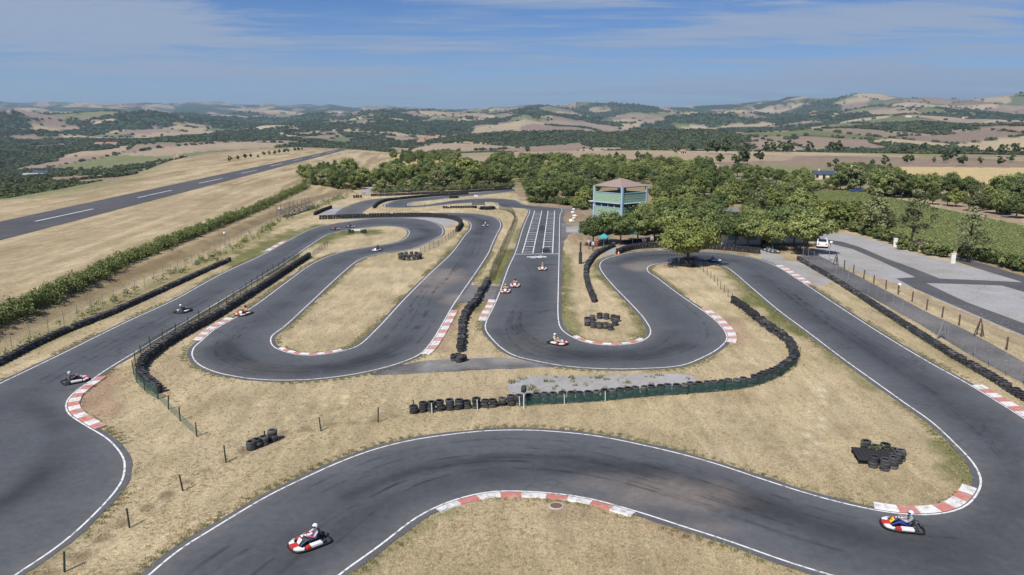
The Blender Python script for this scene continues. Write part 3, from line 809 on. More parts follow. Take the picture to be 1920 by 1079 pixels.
kerb('red and white kerb at the second hairpin exit', wF1, sF1, (1313,580), (1361,641), .78, 12, KP)
kerb('faded kerb at the top of the right straight', wF2, sF2, (1455,499), (1510,534), .85, 12, KP)
kerb('red and white kerb at the right edge before the tight bend', wF2, sF2, (1822,724), (1925,789), .8, 8)
kerb('weathered red and white kerb inside the tight right bend', wF1, sF1, (1647,958), (1836,921), .68, 7, start=0)
kerb('red and white kerb round the front bend', wF2, sF2, (1185,957), (813,954), .52, 9, start=0)
kerb('white and pink kerb outside the left straight', wE1, sE1, (506,470), (540,452), .7, 6, KP)
kerb('narrow red kerb under the lone tree', wF1, sF1, (1284,491), (1345,496), .45, 6)

# start grid
gd = empty('grid_marking', (*G(1010, 440), 0)); gd.parent = trk2
go = gd.location
def gline(p0, p1, width, z=.0295, mat=PAINT):
    a, b_ = G(*p0), G(*p1); t = (b_ - a) / np.linalg.norm(b_ - a); n = np.array((-t[1], t[0])) * width / 2
    mesh_obj('painted_line', [(*(q - np.array(go[:2])), z) for q in (a + n, a - n, b_ - n, b_ + n)], [(0, 1, 2, 3)], mat, gd)
LA, LB, LC, LD = ((979,475.5),(1002.5,395.6)), ((999,475.5),(1016,395.6)), ((1017,475.5),(1027.5,395.6)), ((1036,475.5),(1040,395.6))
for l in (LA, LB, LC, LD): gline(*l, .16, .0295)
gline((966.3,477.3), (1048,476.6), .30, .0300)
gline((977,440), (1049,440), .10, .0300, PAINT_W)
def along(l, t):
    a, b_ = G(*l[0]), G(*l[1]); return a + (b_ - a) * t
def wline(a, b_, width, z, mat):
    t = (b_ - a) / np.linalg.norm(b_ - a); n = np.array((-t[1], t[0])) * width / 2
    mesh_obj('grid_rung', [(*(q - np.array(go[:2])), z) for q in (a + n, a - n, b_ - n, b_ + n)], [(0, 1, 2, 3)], mat, gd)
for k in range(22):
    t = .02 + k * .0445
    for l, r in ((LA, LB), (LC, LD)):
        wline(along(l, t), along(r, t), .22 if k % 2 else .34, .0305, PAINT if k % 3 else PAINT_W)
# painted emblem below the start line, worn to strokes
for (x0, y0, x1, y1, wd) in [(988,482.6,1003,482.2,.7), (1001,481.0,1014,482.8,.6), (1010,480.6,1022,481.8,.6), (1020,482.8,1025,482.4,.6), (995,484.3,1006,484.0,.5), (1007,483.9,1019,483.4,.45)]:
    gline((x0, y0), (x1, y1), wd, .0300, PAINT)

# other hard surfaces
def sheet(name, label, pts, z, mat, sp=1.2, dust=0.3, rub=0.2, sm=True, zfun=None, jit=.35):
    p = catmull(pts, 6, closed=True) if sm else np.array(pts, float)
    w = np.array([G(a, b) for a, b in p])
    if jit: w = w + np.c_[fbm(w[:, 0] / 1.5, w[:, 1] / 1.5, 51, 3) - .5, fbm(w[:, 0] / 1.5, w[:, 1] / 1.5, 52, 3) - .5] * 2 * jit
    at = lambda v: (np.clip(rub * 2 * (fbm(v[:, 0] / 6, v[:, 1] / 6, 55, 4) - .2), 0, 1), np.clip(dust * 2.4 * (fbm(v[:, 0] / 3.5, v[:, 1] / 3.5, 56, 4) - .28), 0, 1))
    o = cdt_sheet(name, w, z, mat, sp, at, zfun=zfun); tag(o, label, kind='structure'); return o
sheet('asphalt_patch', 'cracked old asphalt patch between the two hairpins', [(700,701),(752,684),(853,672.5),(957,672.5),(1010,681),(1046,688),(973,691),(873,696),(745,703)], .008, asphalt_mat('cracked_asphalt', (.085, .083, .085), (.05, .05, .052), (.42, .40, .37)), .5, .55, .6)
sheet('gravel_patch', 'pale gravel patch with weeds behind the green netted tyres', [(948,722),(973,710),(1073,705.5),(1180,702.5),(1280,702),(1302,708),(1300,718),(1207,731),(1073,741),(973,741),(951,733)], .010, GRAVEL, .8, .3, .3)
sheet('asphalt_crossing', 'asphalt crossing between the two straights', [(880,535),(941,536),(930,562),(858,569)], .010, ASPH_OLD, .8, .4, .3, sm=False)
sheet('gravel_patch', 'grey gravel run-off outside the far left hairpin', [(770,408.5),(836,408.8),(855,415),(852,420),(833,425),(821,420),(799,414)], .008, GRAVEL, 1.2, .3, .3)
sheet('gravel_patch', 'grey paved wedge left of the link lane', [(600,405),(622,391),(647,389),(630,404)], .008, GRAVEL, 1.2, .2, .5)
sheet('gravel_patch', 'grey gravel run-off beside the right straight kerb', [(1462,491),(1497,492),(1557,527),(1548,535),(1515,534)], .008, GRAVEL, .8, .7, .4)
sheet('gravel_path', 'grey gravel path to the paddock under the trees', [(1426,487),(1458,500),(1468,484),(1452,474),(1425,468),(1415,474),(1430,480)], .012, GRAVEL, .8, .3, .5)
sheet('gravel_path', 'grey path between the tyre walls above the second hairpin', [(1122,492),(1133,476),(1150,466),(1175,459),(1215,456),(1213,460),(1172,468),(1156,476),(1137,486),(1127,493)], .012, GRAVEL, .8, .2, .6)
sheet('asphalt_patch', 'grey asphalt apron right of the start grid', [(1050,396),(1056,392),(1070,390),(1076,383),(1085,385),(1078,396),(1060,401),(1058,415),(1072,424),(1095,425),(1092,437),(1072,438),(1062,446),(1056,470),(1056,520),(1050,520)], .008, ASPH_OLD, 1.5, .3, .2)
sheet('gravel_patch', 'pale path leading to the tower', [(1060,425),(1075,424),(1120,423),(1120,436),(1075,437),(1060,436)], .012, GRAVEL, 1.5, .2, .5, sm=False)
rd = sheet('service_road', 'grey service road along the right chain-link fence', [(1500,476),(1520,473),(1557,490),(1613,520),(1680,555),(1747,590),(1813,620),(1880,656),(1925,682),(2050,745),(2350,897),(2350,987),(2050,800),(1925,722),(1813,663),(1713,601),(1613,547),(1560,517),(1520,496),(1503,486)], .010, ASPH_OLD, 1.0, .25, .3, sm=False, jit=.15)
lot = sheet('car_park', 'pale gravel car park on the right', [(1532,438),(1580,437),(1613,443),(1647,454),(1713,476),(1780,492),(1850,509),(1925,527),(2150,585),(2600,701),(2600,960),(2150,735),(1925,634),(1813,587),(1713,543),(1613,512),(1547,487),(1528,470)], .008, GRAVEL, 1.5, .35, .3, sm=False, jit=.5)
sheet('asphalt_lane', 'dark asphalt lane crossing the gravel car park', [(1535,447),(1580,454),(1613,464),(1663,486),(1712,503),(1763,523),(1840,526),(1925,530),(1990,533),(2500,562),(2500,650),(1990,556),(1925,549),(1880,536),(1813,533.5),(1737,531.5),(1813,567),(1925,609),(2100,685),(2550,880),(2550,920),(2100,718),(1925,632),(1813,584),(1713,541),(1680,522.5),(1717,520.5),(1647,488),(1597,467),(1535,452)], .014, ASPH_RUN, 1.2, .15, .3, sm=False, jit=.12)
sheet('access_road', 'narrow asphalt road by the car park hedge', [(1782,482),(1800,484),(1850,497),(1925,520),(2100,572),(2600,719),(2600,744),(2100,586),(1925,532),(1850,509),(1790,490)], .014, ASPH_RUN, 2, .2, .2, sm=False, jit=.1)
sheet('access_road', 'grey lane leaving through the wood', [(679,364),(688,351),(698,347),(703,348),(694,355),(693,364)], .02, GRAVEL, 2, .1, .3, jit=.1)

# airfield runway on the raised ground
Z = BANK
ra = [(-260,475),(0,418),(150,385),(300,352),(450,319),(560,296),(640,279.5)]
rb = [(-260,521),(0,452),(150,412),(300,372.5),(450,334),(560,304),(652,281)]
wa_, wb_ = resample(np.array([G(a, b, Z) for a, b in ra]), 4), resample(np.array([G(a, b, Z) for a, b in rb]), 4)
# straighten: one clean strip between fitted edges
def fit(w):
    p = np.polyfit(w[:, 1], w[:, 0], 1); y = np.linspace(w[:, 1].min(), w[:, 1].max(), 90); return np.c_[np.polyval(p, y), y]
wa_, wb_ = fit(wa_), fit(wb_)
wear_run = lambda v: (np.clip(.9 * (fbm(v[:, 0] / 8, v[:, 1] / 30, 57, 4) - .2), 0, 1), np.clip(.5 * (fbm(v[:, 0] / 4, v[:, 1] / 9, 58, 3) - .3), 0, 1))
gzf = lambda x, y: np.maximum(terrain_z(x, y), terrain_z(x, y))
runway = cdt_sheet('runway', ring(wa_, wb_), .06, ASPH_RUN, 4.0, wear_run, zfun=gzf); tag(runway, 'dark asphalt airfield runway with white centre dashes', kind='structure')
for (p, q) in [((66,416),(175,392.5)), ((258,371.5),(277,367.5)), ((278,367),(322,357.5)), ((373,344.5),(417,335)), ((453,325.5),(482,319.5)), ((507,312),(530,307)), ((549,302),(567,298)), ((585,294),(600,290.5)), ((612,287.5),(628,284.5))]:
    a, b_ = G(*p, Z), G(*q, Z); t = (b_ - a) / np.linalg.norm(b_ - a); n = np.array((-t[1], t[0])) * .26
    P = np.array([a + n, a - n, b_ - n, b_ + n]); zq = terrain_z(P[:, 0], P[:, 1])
    mesh_obj('centre_dash', [(P[i, 0], P[i, 1], zq[i] + .075) for i in range(4)], [(0, 1, 2, 3)], PAINT, runway)
# ------------------------------------------------------------------ vegetation
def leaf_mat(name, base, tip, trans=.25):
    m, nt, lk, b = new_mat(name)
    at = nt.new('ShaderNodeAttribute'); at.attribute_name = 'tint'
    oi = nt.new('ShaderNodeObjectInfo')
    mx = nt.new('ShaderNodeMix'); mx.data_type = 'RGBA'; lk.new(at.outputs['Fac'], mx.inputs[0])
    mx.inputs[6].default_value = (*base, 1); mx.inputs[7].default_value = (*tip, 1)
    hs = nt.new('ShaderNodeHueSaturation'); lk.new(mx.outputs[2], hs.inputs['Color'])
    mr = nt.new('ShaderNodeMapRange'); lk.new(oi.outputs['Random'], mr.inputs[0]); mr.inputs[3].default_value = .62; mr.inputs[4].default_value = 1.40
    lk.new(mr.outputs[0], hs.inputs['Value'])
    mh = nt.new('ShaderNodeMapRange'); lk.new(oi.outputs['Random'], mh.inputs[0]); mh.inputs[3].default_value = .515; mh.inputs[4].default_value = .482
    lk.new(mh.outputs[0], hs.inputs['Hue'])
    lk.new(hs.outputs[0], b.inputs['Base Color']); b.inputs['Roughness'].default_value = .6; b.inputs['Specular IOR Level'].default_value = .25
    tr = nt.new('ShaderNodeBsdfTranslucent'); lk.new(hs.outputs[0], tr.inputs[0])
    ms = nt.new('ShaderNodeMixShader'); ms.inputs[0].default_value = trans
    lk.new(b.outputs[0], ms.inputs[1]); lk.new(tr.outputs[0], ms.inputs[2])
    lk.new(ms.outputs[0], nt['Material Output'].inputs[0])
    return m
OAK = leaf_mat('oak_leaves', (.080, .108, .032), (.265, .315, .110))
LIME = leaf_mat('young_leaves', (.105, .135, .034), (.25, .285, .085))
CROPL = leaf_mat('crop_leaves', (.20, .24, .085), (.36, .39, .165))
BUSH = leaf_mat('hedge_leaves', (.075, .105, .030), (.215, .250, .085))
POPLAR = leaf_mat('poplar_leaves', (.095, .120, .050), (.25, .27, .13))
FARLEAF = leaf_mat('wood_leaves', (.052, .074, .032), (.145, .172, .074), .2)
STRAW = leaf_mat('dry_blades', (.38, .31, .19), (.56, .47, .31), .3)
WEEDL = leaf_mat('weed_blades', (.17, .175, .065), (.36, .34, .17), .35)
BARK = plain('bark', (.115, .090, .068), .9, var=.35, scale=9, bump=.6)

def leaf_quads(cen, rad, n, size, r_, flat=.0, out=None, outw=.55):
    """n leaf sprays in each clump (centres cen, radii rad)"""
    m_ = len(cen)
    d = r_.normal(size=(m_, n, 3)); d /= np.linalg.norm(d, axis=2, keepdims=True)
    rr = r_.random((m_, n, 1)) ** .45
    P = cen[:, None, :] + d * rr * rad[:, None, :]
    nor = d * .6 + r_.normal(size=(m_, n, 3)) * .55
    if out is not None: nor += out[:, None, :] * outw
    nor[..., 2] += .35
    nor /= np.linalg.norm(nor, axis=2, keepdims=True)
    t = np.cross(nor, r_.normal(size=(m_, n, 3))); t /= np.linalg.norm(t, axis=2, keepdims=True)
    bb = np.cross(nor, t)
    s = size * (.6 + .8 * r_.random((m_, n, 1)))
    asp = .55 + .35 * r_.random((m_, n, 1))
    q = np.stack([P - t * s, P - bb * s * asp + nor * s * .15, P + t * s, P + bb * s * asp + nor * s * .15], 2)
    V = q.reshape(-1, 3); F = np.arange(len(V)).reshape(-1, 4)
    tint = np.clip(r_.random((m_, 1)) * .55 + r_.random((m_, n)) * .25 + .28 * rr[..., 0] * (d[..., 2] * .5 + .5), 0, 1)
    return V, F, np.repeat(tint.ravel(), 4)
def crown_mesh(name, seed, h0, h1, rx, ry, nclump, nleaf, size, mat, shape='round', lean=0.0):
    r_ = np.random.default_rng(seed)
    hc, hz = (h0 + h1) / 2, (h1 - h0) / 2
    d = r_.normal(size=(nclump, 3)); d /= np.linalg.norm(d, axis=1, keepdims=True)
    rr = (.25 + .75 * r_.random(nclump) ** .5)[:, None]
    c = d * rr
    lob = 1 + .22 * np.sin(3 * np.arctan2(c[:, 1], c[:, 0]) + seed) + .12 * r_.normal(size=nclump)
    c[:, :2] *= lob[:, None]
    if shape == 'tall':
        w = np.clip(1 - .75 * np.maximum(c[:, 2], -.3), .25, 1.2); c[:, :2] *= w[:, None]
    else:
        w = np.where(c[:, 2] < -.35, .80, 1.0); c[:, :2] *= w[:, None]
        c[:, 2] = np.where(c[:, 2] < 0, c[:, 2] * .8, c[:, 2] * (1 + .12 * r_.normal(size=nclump)))
    cen = c * np.array([rx, ry, hz]) * .86 * (.92 + .16 * r_.random()) + np.array([0, 0, hc])
    cen[:, 0] += lean * cen[:, 2]
    cr = (rx + ry) / 2 * (.17 + .15 * r_.random(nclump))
    rad = np.c_[cr, cr, cr * .75]
    out = c / np.maximum(np.linalg.norm(c, axis=1, keepdims=True), 1e-6)
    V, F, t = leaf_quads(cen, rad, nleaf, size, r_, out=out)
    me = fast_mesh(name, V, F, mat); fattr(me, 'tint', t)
    return me, cen
def trunk_mesh(name, seed, h0, h1, r0, cen, nl=6):
    r_ = random.Random(seed); mb = MB()
    top = h0 + (h1 - h0) * .55
    jog = [(r_.uniform(-.12, .12), r_.uniform(-.12, .12)) for _ in range(5)]
    pts = [(jog[i][0] * i * .5, jog[i][1] * i * .5, -.15 + (top + .15) * i / 4) for i in range(5)]
    mb.tube(pts, [r0 * 1.35, r0, r0 * .85, r0 * .6, r0 * .25], 7)
    ids = r_.sample(range(len(cen)), min(nl, len(cen)))
    for k in ids:
        e = cen[k]; s = pts[2 if e[2] < (h0 + h1) / 2 else 3]
        mid = ((s[0] + e[0]) / 2, (s[1] + e[1]) / 2, (s[2] + e[2]) / 2 + .15 * (h1 - h0) * r_.uniform(0, .5))
        mb.tube([s, mid, tuple(e)], [r0 * .42, r0 * .26, r0 * .08], 5)
    return mb.mesh(name, BARK, True)
TREES = {}
def tree_kind(key, seed, h0, h1, rx, ry, ncl, nlf, size, mat, r0, shape='round', nl=7):
    cm, cen = crown_mesh('crown', seed, h0, h1, rx, ry, ncl, nlf, size, mat, shape)
    TREES[key] = (trunk_mesh('trunk', seed, h0, h1, r0, cen, nl), cm, h1)
for k in range(6):
    tree_kind('oak%d' % k, 100 + k, .5 + .12 * k, 7.0, 3.2 + .25 * (k % 3), 3.2 + .22 * (k % 2), 105, 58, .18, OAK, .19)
tree_kind('mix0', 130, .6, 6.4, 3.0, 2.9, 80, 40, .22, LIME, .16)
tree_kind('mix1', 131, .8, 8.4, 2.5, 2.4, 80, 38, .21, POPLAR, .16, 'tall', 10)
tree_kind('mix2', 132, .7, 5.4, 3.4, 3.0, 70, 40, .22, POPLAR, .16)
for k in range(3):
    tree_kind('pad%d' % k, 140 + k, 1.5, 5.8, 3.3, 3.2, 100, 60, .16, OAK, .14)
tree_kind('lone', 150, 1.25, 6.6, 4.35, 4.1, 180, 80, .155, LIME, .24, nl=12)
for k in range(2): tree_kind('lime%d' % k, 160 + k, .5, 4.6, 2.4, 2.3, 60, 40, .22, LIME, .11)
for k in range(2): tree_kind('poplar%d' % k, 170 + k, .9, 10.0, 3.0, 2.7, 80, 36, .20, POPLAR, .17, 'tall', 14)
tree_kind('thin', 180, 1.2, 9.0, 3.3, 3.0, 46, 26, .17, POPLAR, .16, 'tall', 22)
for k in range(3): tree_kind('bush%d' % k, 190 + k, -.1, 2.4, 1.6, 1.5, 34, 36, .19, BUSH, .06, nl=4)
def plant_tree(key, x, y, s=1.0, label='', cat='tree', group=None, name='oak_tree', sz=None, z=None):
    tm, cm, h = TREES[key]
    zz_ = float(terrain_z([x], [y])[0]) if z is None else z
    e = empty(name, (x, y, zz_), random.uniform(0, 6.28)); e.scale = (s, s, s if sz is None else sz)
    tag(e, label, cat, group)
    put('trunk', tm, e); put('crown', cm, e)
    return e
TAKEN, MASS = [], []
def free(x, y, d):
    return all((x - a) ** 2 + (y - b_) ** 2 > d * d for a, b_ in TAKEN)
def wood(poly_px, spacing, keys, smin, smax, label, group, name='oak_tree', z=0.0, nmax=90, mass=False):
    p = np.array([G(a, b_, z) for a, b_ in poly_px]); lo, hi = p.min(0), p.max(0); n = 0
    for _ in range(4000):
        q = lo + (hi - lo) * rng.random(2)
        if n >= nmax: break
        if not inside(p, q)[0] or not free(q[0], q[1], spacing): continue
        TAKEN.append(tuple(q)); n += 1
        if mass: MASS.append((q[0], q[1], random.uniform(smin, smax))); continue
        plant_tree(random.choice(keys), q[0], q[1], random.uniform(smin, smax), label, group=group, name=name)
OAKS = ['oak%d' % k for k in range(6)] * 3 + ['mix0', 'mix1', 'mix2', 'mix0', 'mix1']
# the lone tree in the tyre ring
c = G(1290, 499)
plant_tree('lone', c[0], c[1], 1.0, 'large bright green tree standing alone in a tyre ring at the track', name='broadleaf_tree')
TAKEN.append(tuple(c))
# paddock trees, front row
PADS = ['pad0', 'pad1', 'pad2']
front = [(1112,462,.86), (1138,457,.92), (1163,459,.88), (1196,455,.95), (1226,452,1.0), (1255,456,.95), (1282,452,1.0), (1322,458,.95), (1352,458,.9), (1378,464,.95),
         (1402,466,1.0), (1428,462,1.0), (1448,470,.88), (1468,462,1.08), (1512,478,1.12), (1488,463,1.1), (1500,452,1.1), (1340,446,1.0), (1415,452,1.0), (1455,448,1.05), (1210,440,1.0), (1250,440,1.05), (1295,438,1.05)]
_o = ['first', 'second', 'third', 'fourth', 'fifth', 'sixth', 'seventh', 'eighth', 'ninth', 'tenth', 'eleventh', 'twelfth', 'thirteenth', 'fourteenth', 'fifteenth', 'sixteenth', 'seventeenth', 'eighteenth', 'nineteenth', 'twentieth', 'twenty-first', 'twenty-second', 'twenty-third']
_rank = {i: k for k, i in enumerate(sorted(range(len(front)), key=lambda i: front[i][0]))}
ORD = {i: '%s round paddock tree from the left behind the second hairpin' % _o[_rank[i]] for i in range(len(front))}
for i, (px, py, s) in enumerate(front):
    q = G(px, py); TAKEN.append(tuple(q))
    lab = ORD[i]
    if i == 0: lab = 'leftmost paddock tree beside the tall tyre-clad pole'
    if i == 14: lab = 'green tree at the top end of the long right tyre wall'
    plant_tree(random.choice(PADS), q[0], q[1], s * random.uniform(.94, 1.08), lab, group='paddock trees' if i not in (0, 14) else None)
# woods
wood([(996,380),(1060,382),(1100,392),(1110,385),(1105,352),(985,350)], 5.2, OAKS, .72, 1.0, 'dark green oak in the grove left of the blue and green tower', 'oaks beside the tower', nmax=40)
wood([(1225,432),(1330,434),(1420,436),(1500,436),(1508,392),(1400,362),(1330,356),(1228,352)], 6.4, OAKS, .52, 1.14, 'dark green oak in the wood right of the tower', 'oaks right of the tower', nmax=56)
wood([(1105,352),(1228,352),(1330,356),(1380,345),(1290,334),(1100,330),(960,338),(985,350)], 8.0, OAKS, .9, 1.2, 'oak in the wood behind the tower', 'oaks behind the tower', nmax=60, mass=True)
wood([(703,362),(760,360),(860,356),(960,350.5),(960,340),(830,343),(705,346)], 5.8, OAKS, .62, 1.15, 'leafy oak in the wood above the far track loop', 'oaks above the far loop', nmax=75)
wood([(705,343),(960,338),(960,325),(860,327),(720,329)], 9.0, OAKS, .9, 1.15, 'oak in the back rows of the wood above the far loop', 'oaks in the back rows', nmax=40, mass=True)
wood([(572,347),(600,356),(640,358),(672,356),(690,347),(668,342),(610,338)], 5.0, OAKS, .75, 1.0, 'dark oak in the clump at the far end of the runway hedge', 'oaks at the hedge end', nmax=22)
q = G(652, 346); plant_tree('oak2', q[0], q[1], 1.35, 'tallest tree of the clump at the far end of the runway hedge')
q = G(868, 345); plant_tree('lime0', q[0], q[1], 2.2, 'pale green rounded tree rising above the far wood', name='broadleaf_tree')
q = G(893, 346); plant_tree('lime1', q[0], q[1], 1.9, 'smaller pale green tree beside the tallest pale one in the far wood', name='broadleaf_tree')
wood([(735,312),(860,312),(860,300),(740,297)], 9.0, OAKS, .8, 1.0, 'dark tree of the copse beyond the runway end', 'copse beyond the runway', nmax=26, mass=True)
wood([(920,318),(1030,318),(1200,330),(1330,328),(1330,318),(1200,316),(1090,306),(925,304)], 11.0, OAKS, .8, 1.15, 'tree in the belt between the wood and the open fields', 'belt below the open fields', nmax=60, mass=True)
# right: tall and yellow-green trees by the car park
for px, py, key, s, lab, nm in [
    (1640,444,'poplar0',.92,'upright green tree behind the car park hedge','poplar_tree'), (1708,462,'thin',1.12,'tall thin-leaved tree with bare branches by the car park','poplar_tree'),
    (1816,492,'thin',.98,'wispy tree at the edge of the green crop field','poplar_tree'), (1492,402,'poplar1',.72,'pale upright tree left of the yellow-green shrubs','poplar_tree'),
    (1662,441,'poplar1',.55,'short upright tree right of the tallest poplar','poplar_tree'), (1420,408,'poplar0',.78,'slender tree standing out of the wood above the paddock','poplar_tree'),
    (1455,402,'poplar1',.7,'loose grey-green tree between the wood and the yellow-green shrubs','poplar_tree')]:
    q = G(px, py); plant_tree(key, q[0], q[1], s, lab, name=nm)
for px, py, s in [(1503,412,1.5),(1522,418,1.35),(1545,424,1.35),(1566,425,1.4),(1588,428,1.45),(1608,428,1.3),(1626,432,1.25),(1560,418,1.3),(1600,420,1.3),(1512,404,1.35)]:
    q = G(px, py); plant_tree(random.choice(['lime0', 'lime1']), q[0], q[1], s * .82, 'yellow-green young tree in the row behind the car park', group='yellow-green young trees', name='young_tree')
# hedge bushes round the car park
hb = resample(np.array([G(a, b_) for a, b_ in [(1508,432),(1545,431),(1590,431),(1625,441),(1660,452),(1690,462)]]), 1.9)
hb2 = resample(np.array([G(a, b_) for a, b_ in [(1698,470),(1740,478),(1775,484)]]), 1.9)
hb3 = resample(np.array([G(a, b_) for a, b_ in [(1800,482),(1850,492),(1925,512),(2000,530)]]), 1.8)
for w, s, lab in ((hb, .82, 'dark bush in the hedge behind the car park'), (hb2, .78, 'bush right of the white post by the car park'), (hb3, .95, 'bush along the narrow road at the right edge')):
    for x, y in w:
        e = plant_tree(random.choice(['bush0', 'bush1', 'bush2']), x + random.uniform(-.5, .5), y + random.uniform(-.4, .8), s * random.uniform(.75, 1.15), lab, cat='bush', group=lab.replace('dark bush', 'bushes'), name='bush')
# middle distance trees, right
mid = [(1478,352,.8),(1492,350,.9),(1504,352,1.1),(1512,356,1.0),(1527,360,.6),(1552,350,.5),(1563,351,.55),(1590,358,1.2),(1601,360,1.3),(1575,357,1.0),(1612,357,1.1),
       (1645,366,1.2),(1658,370,1.3),(1672,372,1.1),(1690,372,1.25),(1700,368,1.0),(1716,365,1.0),(1735,370,1.05),(1748,372,1.1),(1760,366,.8),(1778,372,1.15),(1790,371,1.1),
       (1812,372,1.0),(1826,378,.8),(1838,376,1.1),(1852,382,1.0),(1868,386,1.0),(1880,388,1.3),(1895,392,1.35),(1908,396,1.3),(1920,402,1.4),(1940,404,1.3),(1962,410,1.3),(1880,372,1.1),(1900,374,1.2),(1925,378,1.1),
       (1748,384,.7),(1776,386,.6),(1792,388,.8),(1825,396,.85),(1868,402,.9),(1882,404,.8),(1905,410,.9),(1850,394,.6),
       (1640,345,1.0),(1655,342,1.0),(1622,340,.9),(1605,336,.8),(1590,330,.9),(1580,327,.8),(1570,326,.7),(1630,334,.9),(1645,333,.9),(1665,336,.9),(1680,334,.8),(1612,328,.9),
       (1440,340,.9),(1455,345,.9),(1468,346,.8),(1420,338,.9),(1400,335,.9),(1382,332,1.0)]
for i, (px, py, s) in enumerate(mid):
    q = G(px, py); plant_tree(random.choice(OAKS), q[0], q[1], s * .92, 'dark round tree in the rows beyond the green crop field', group='trees beyond the crop field')
# tiny trees in far fields and along the runway
def far_tree_mesh(seed, mat=FARLEAF):
    cm, cen = crown_mesh('tree', seed, .8, 8, 3.6, 3.4, 26, 12, .75, mat)
    return cm
FT = [far_tree_mesh(300 + k) for k in range(4)]
def far_tree(px, py, s, label, group, zz=None, r=None):
    if r is None:
        q = G(px, py, BANK if zz is None else zz)
    else:
        az = math.atan((px - 960) * CP / FPX); q = np.array((r * math.sin(az), r * math.cos(az)))
    o = put('field_tree', random.choice(FT), None, (q[0], q[1], float(terrain_z([q[0]], [q[1]])[0]) - .2), (0, 0, random.uniform(0, 6)), (s, s, s))
    tag(o, label, 'tree', group); return o
for px, py, s in [(431,303,.62),(446,300,.55),(460,298,.68),(471,296,.55),(484,296,.4),(495,292,.62),(505,291,.62),(515,290,.6),(524,288,.62),(533,287,.66),(540,286,.7),(553,284,.66),(560,283,.66),(566,282,.5)]:
    far_tree(px, py, s * .7, 'small round tree in the row left of the runway', 'row of small trees beside the runway')
for px, r, s in [(990,1000,1.2),(1162,1050,.7),(1155,1150,.7),(1178,980,1.1),(1227,1020,1.6),(1246,1000,.9),(1265,980,1.0),(1095,1100,.8),(1340,1050,1.3),(1365,1000,1.6),(1380,980,1.6),(1386,900,1.0),(1112,1000,.6),
                 (1452,780,.9),(1486,780,1.0),(1520,760,1.3),(1562,760,1.3),(1574,780,1.5),(1540,700,.5),(1700,760,1.0),(1715,790,1.2),(1735,800,1.3),(1752,800,1.0),(1770,800,.9),(1800,790,1.0),(1830,800,1.1),(1860,780,1.0),(1885,770,1.2),(1910,780,1.3),
                 (1440,720,1.2),(1452,700,1.2),(1472,700,1.3),(1478,690,1.5),(1330,660,1.3),(1345,650,1.6),(1365,640,1.8),(1270,650,1.0),(1400,640,1.2),(1300,700,1.0)]:
    far_tree(px, 0, s, 'dark tree dotted over the open fields in the distance', 'trees dotted over far fields', r=r)

for px, r, s in [(1345,470,.8),(1358,465,.9),(1372,470,.8),(1388,462,1.0),(1402,468,.9),(1418,460,.9),(1560,455,.8),(1578,450,.9),(1596,452,.8),(1615,446,1.0),(1634,450,.9),(1652,446,.9),(1100,520,.8),(1118,512,.9),(1140,520,.8),(1165,515,.9),(1190,520,.8),(1215,512,.9),(1700,520,.9),(1722,516,.8),(1745,520,.9),(1770,515,.8),(1795,520,.9),(1822,516,.9),(1850,520,.8),(1880,515,.9),(1905,520,.9)]:
    far_tree(px + random.uniform(-14, 14), 0, s * random.uniform(.5, 1.15), 'dark tree in the field rows between the woods and the open plain', 'trees in rows across the plain', r=r + random.uniform(-35, 40))

# the runway hedge on the crest of the bank
hl = resample(np.array([G(a, b_, BANK) for a, b_ in [(-240,712),(-120,656),(0,602),(83,566),(160,532),(233,495),(333,455),(417,422),(483,395),(530,372),(575,352)]]), .42)
hr = np.random.default_rng(55)
nrm = normals2(smooth(hl, 10))
cc = []
for i, (x, y) in enumerate(hl):
    for k in range(5):
        hh = hr.uniform(.2, 1.0) * (1.45 + .5 * float(fbm(np.array([i * .06]), np.array([0.]), 5, 3)[0]))
        o_ = nrm[i] * hr.normal() * .62
        cc.append((x + o_[0] + hr.normal() * .2, y + o_[1] + hr.normal() * .2, hh))
cc = np.array(cc); zb = terrain_z(cc[:, 0], cc[:, 1]); cc[:, 2] += zb - .25
near_w = np.hypot(cc[:, 0], cc[:, 1])
keep = (near_w < 170) | (hr.random(len(cc)) < .6)
cc = cc[keep]
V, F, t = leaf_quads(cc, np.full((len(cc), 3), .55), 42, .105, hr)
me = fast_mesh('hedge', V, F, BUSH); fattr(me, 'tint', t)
tag(link(bpy.data.objects.new('hedge', me)), 'long dense green hedge on the bank beside the runway', 'hedge')
# low scrub on the bank foot
sc_ = []
for pts, n in (([(520,424),(470,455),(420,480),(380,498)], 70), ([(420,476),(300,532),(150,603),(0,682)], 60), ([(590,395),(640,375),(690,366)], 60), ([(610,382),(650,368)], 40), ([(500,432),(560,402),(600,388)], 60)):
    w = resample(np.array([G(a, b_) for a, b_ in pts]), .5)
    for i in hr.integers(0, len(w), n):
        sc_.append((w[i, 0] - .8 + hr.normal() * .6, w[i, 1] + .8 + hr.normal() * .6, .2 + hr.random() * .35))
sc_ = np.array(sc_); sc_[:, 2] += terrain_z(sc_[:, 0], sc_[:, 1])
V, F, t = leaf_quads(sc_, np.full((len(sc_), 3), .42), 22, .10, hr)
me = fast_mesh('scrub', V, F, BUSH); fattr(me, 'tint', t)
tag(link(bpy.data.objects.new('scrub', me)), 'low weedy scrub along the foot of the bank', 'scrub', kind='stuff')

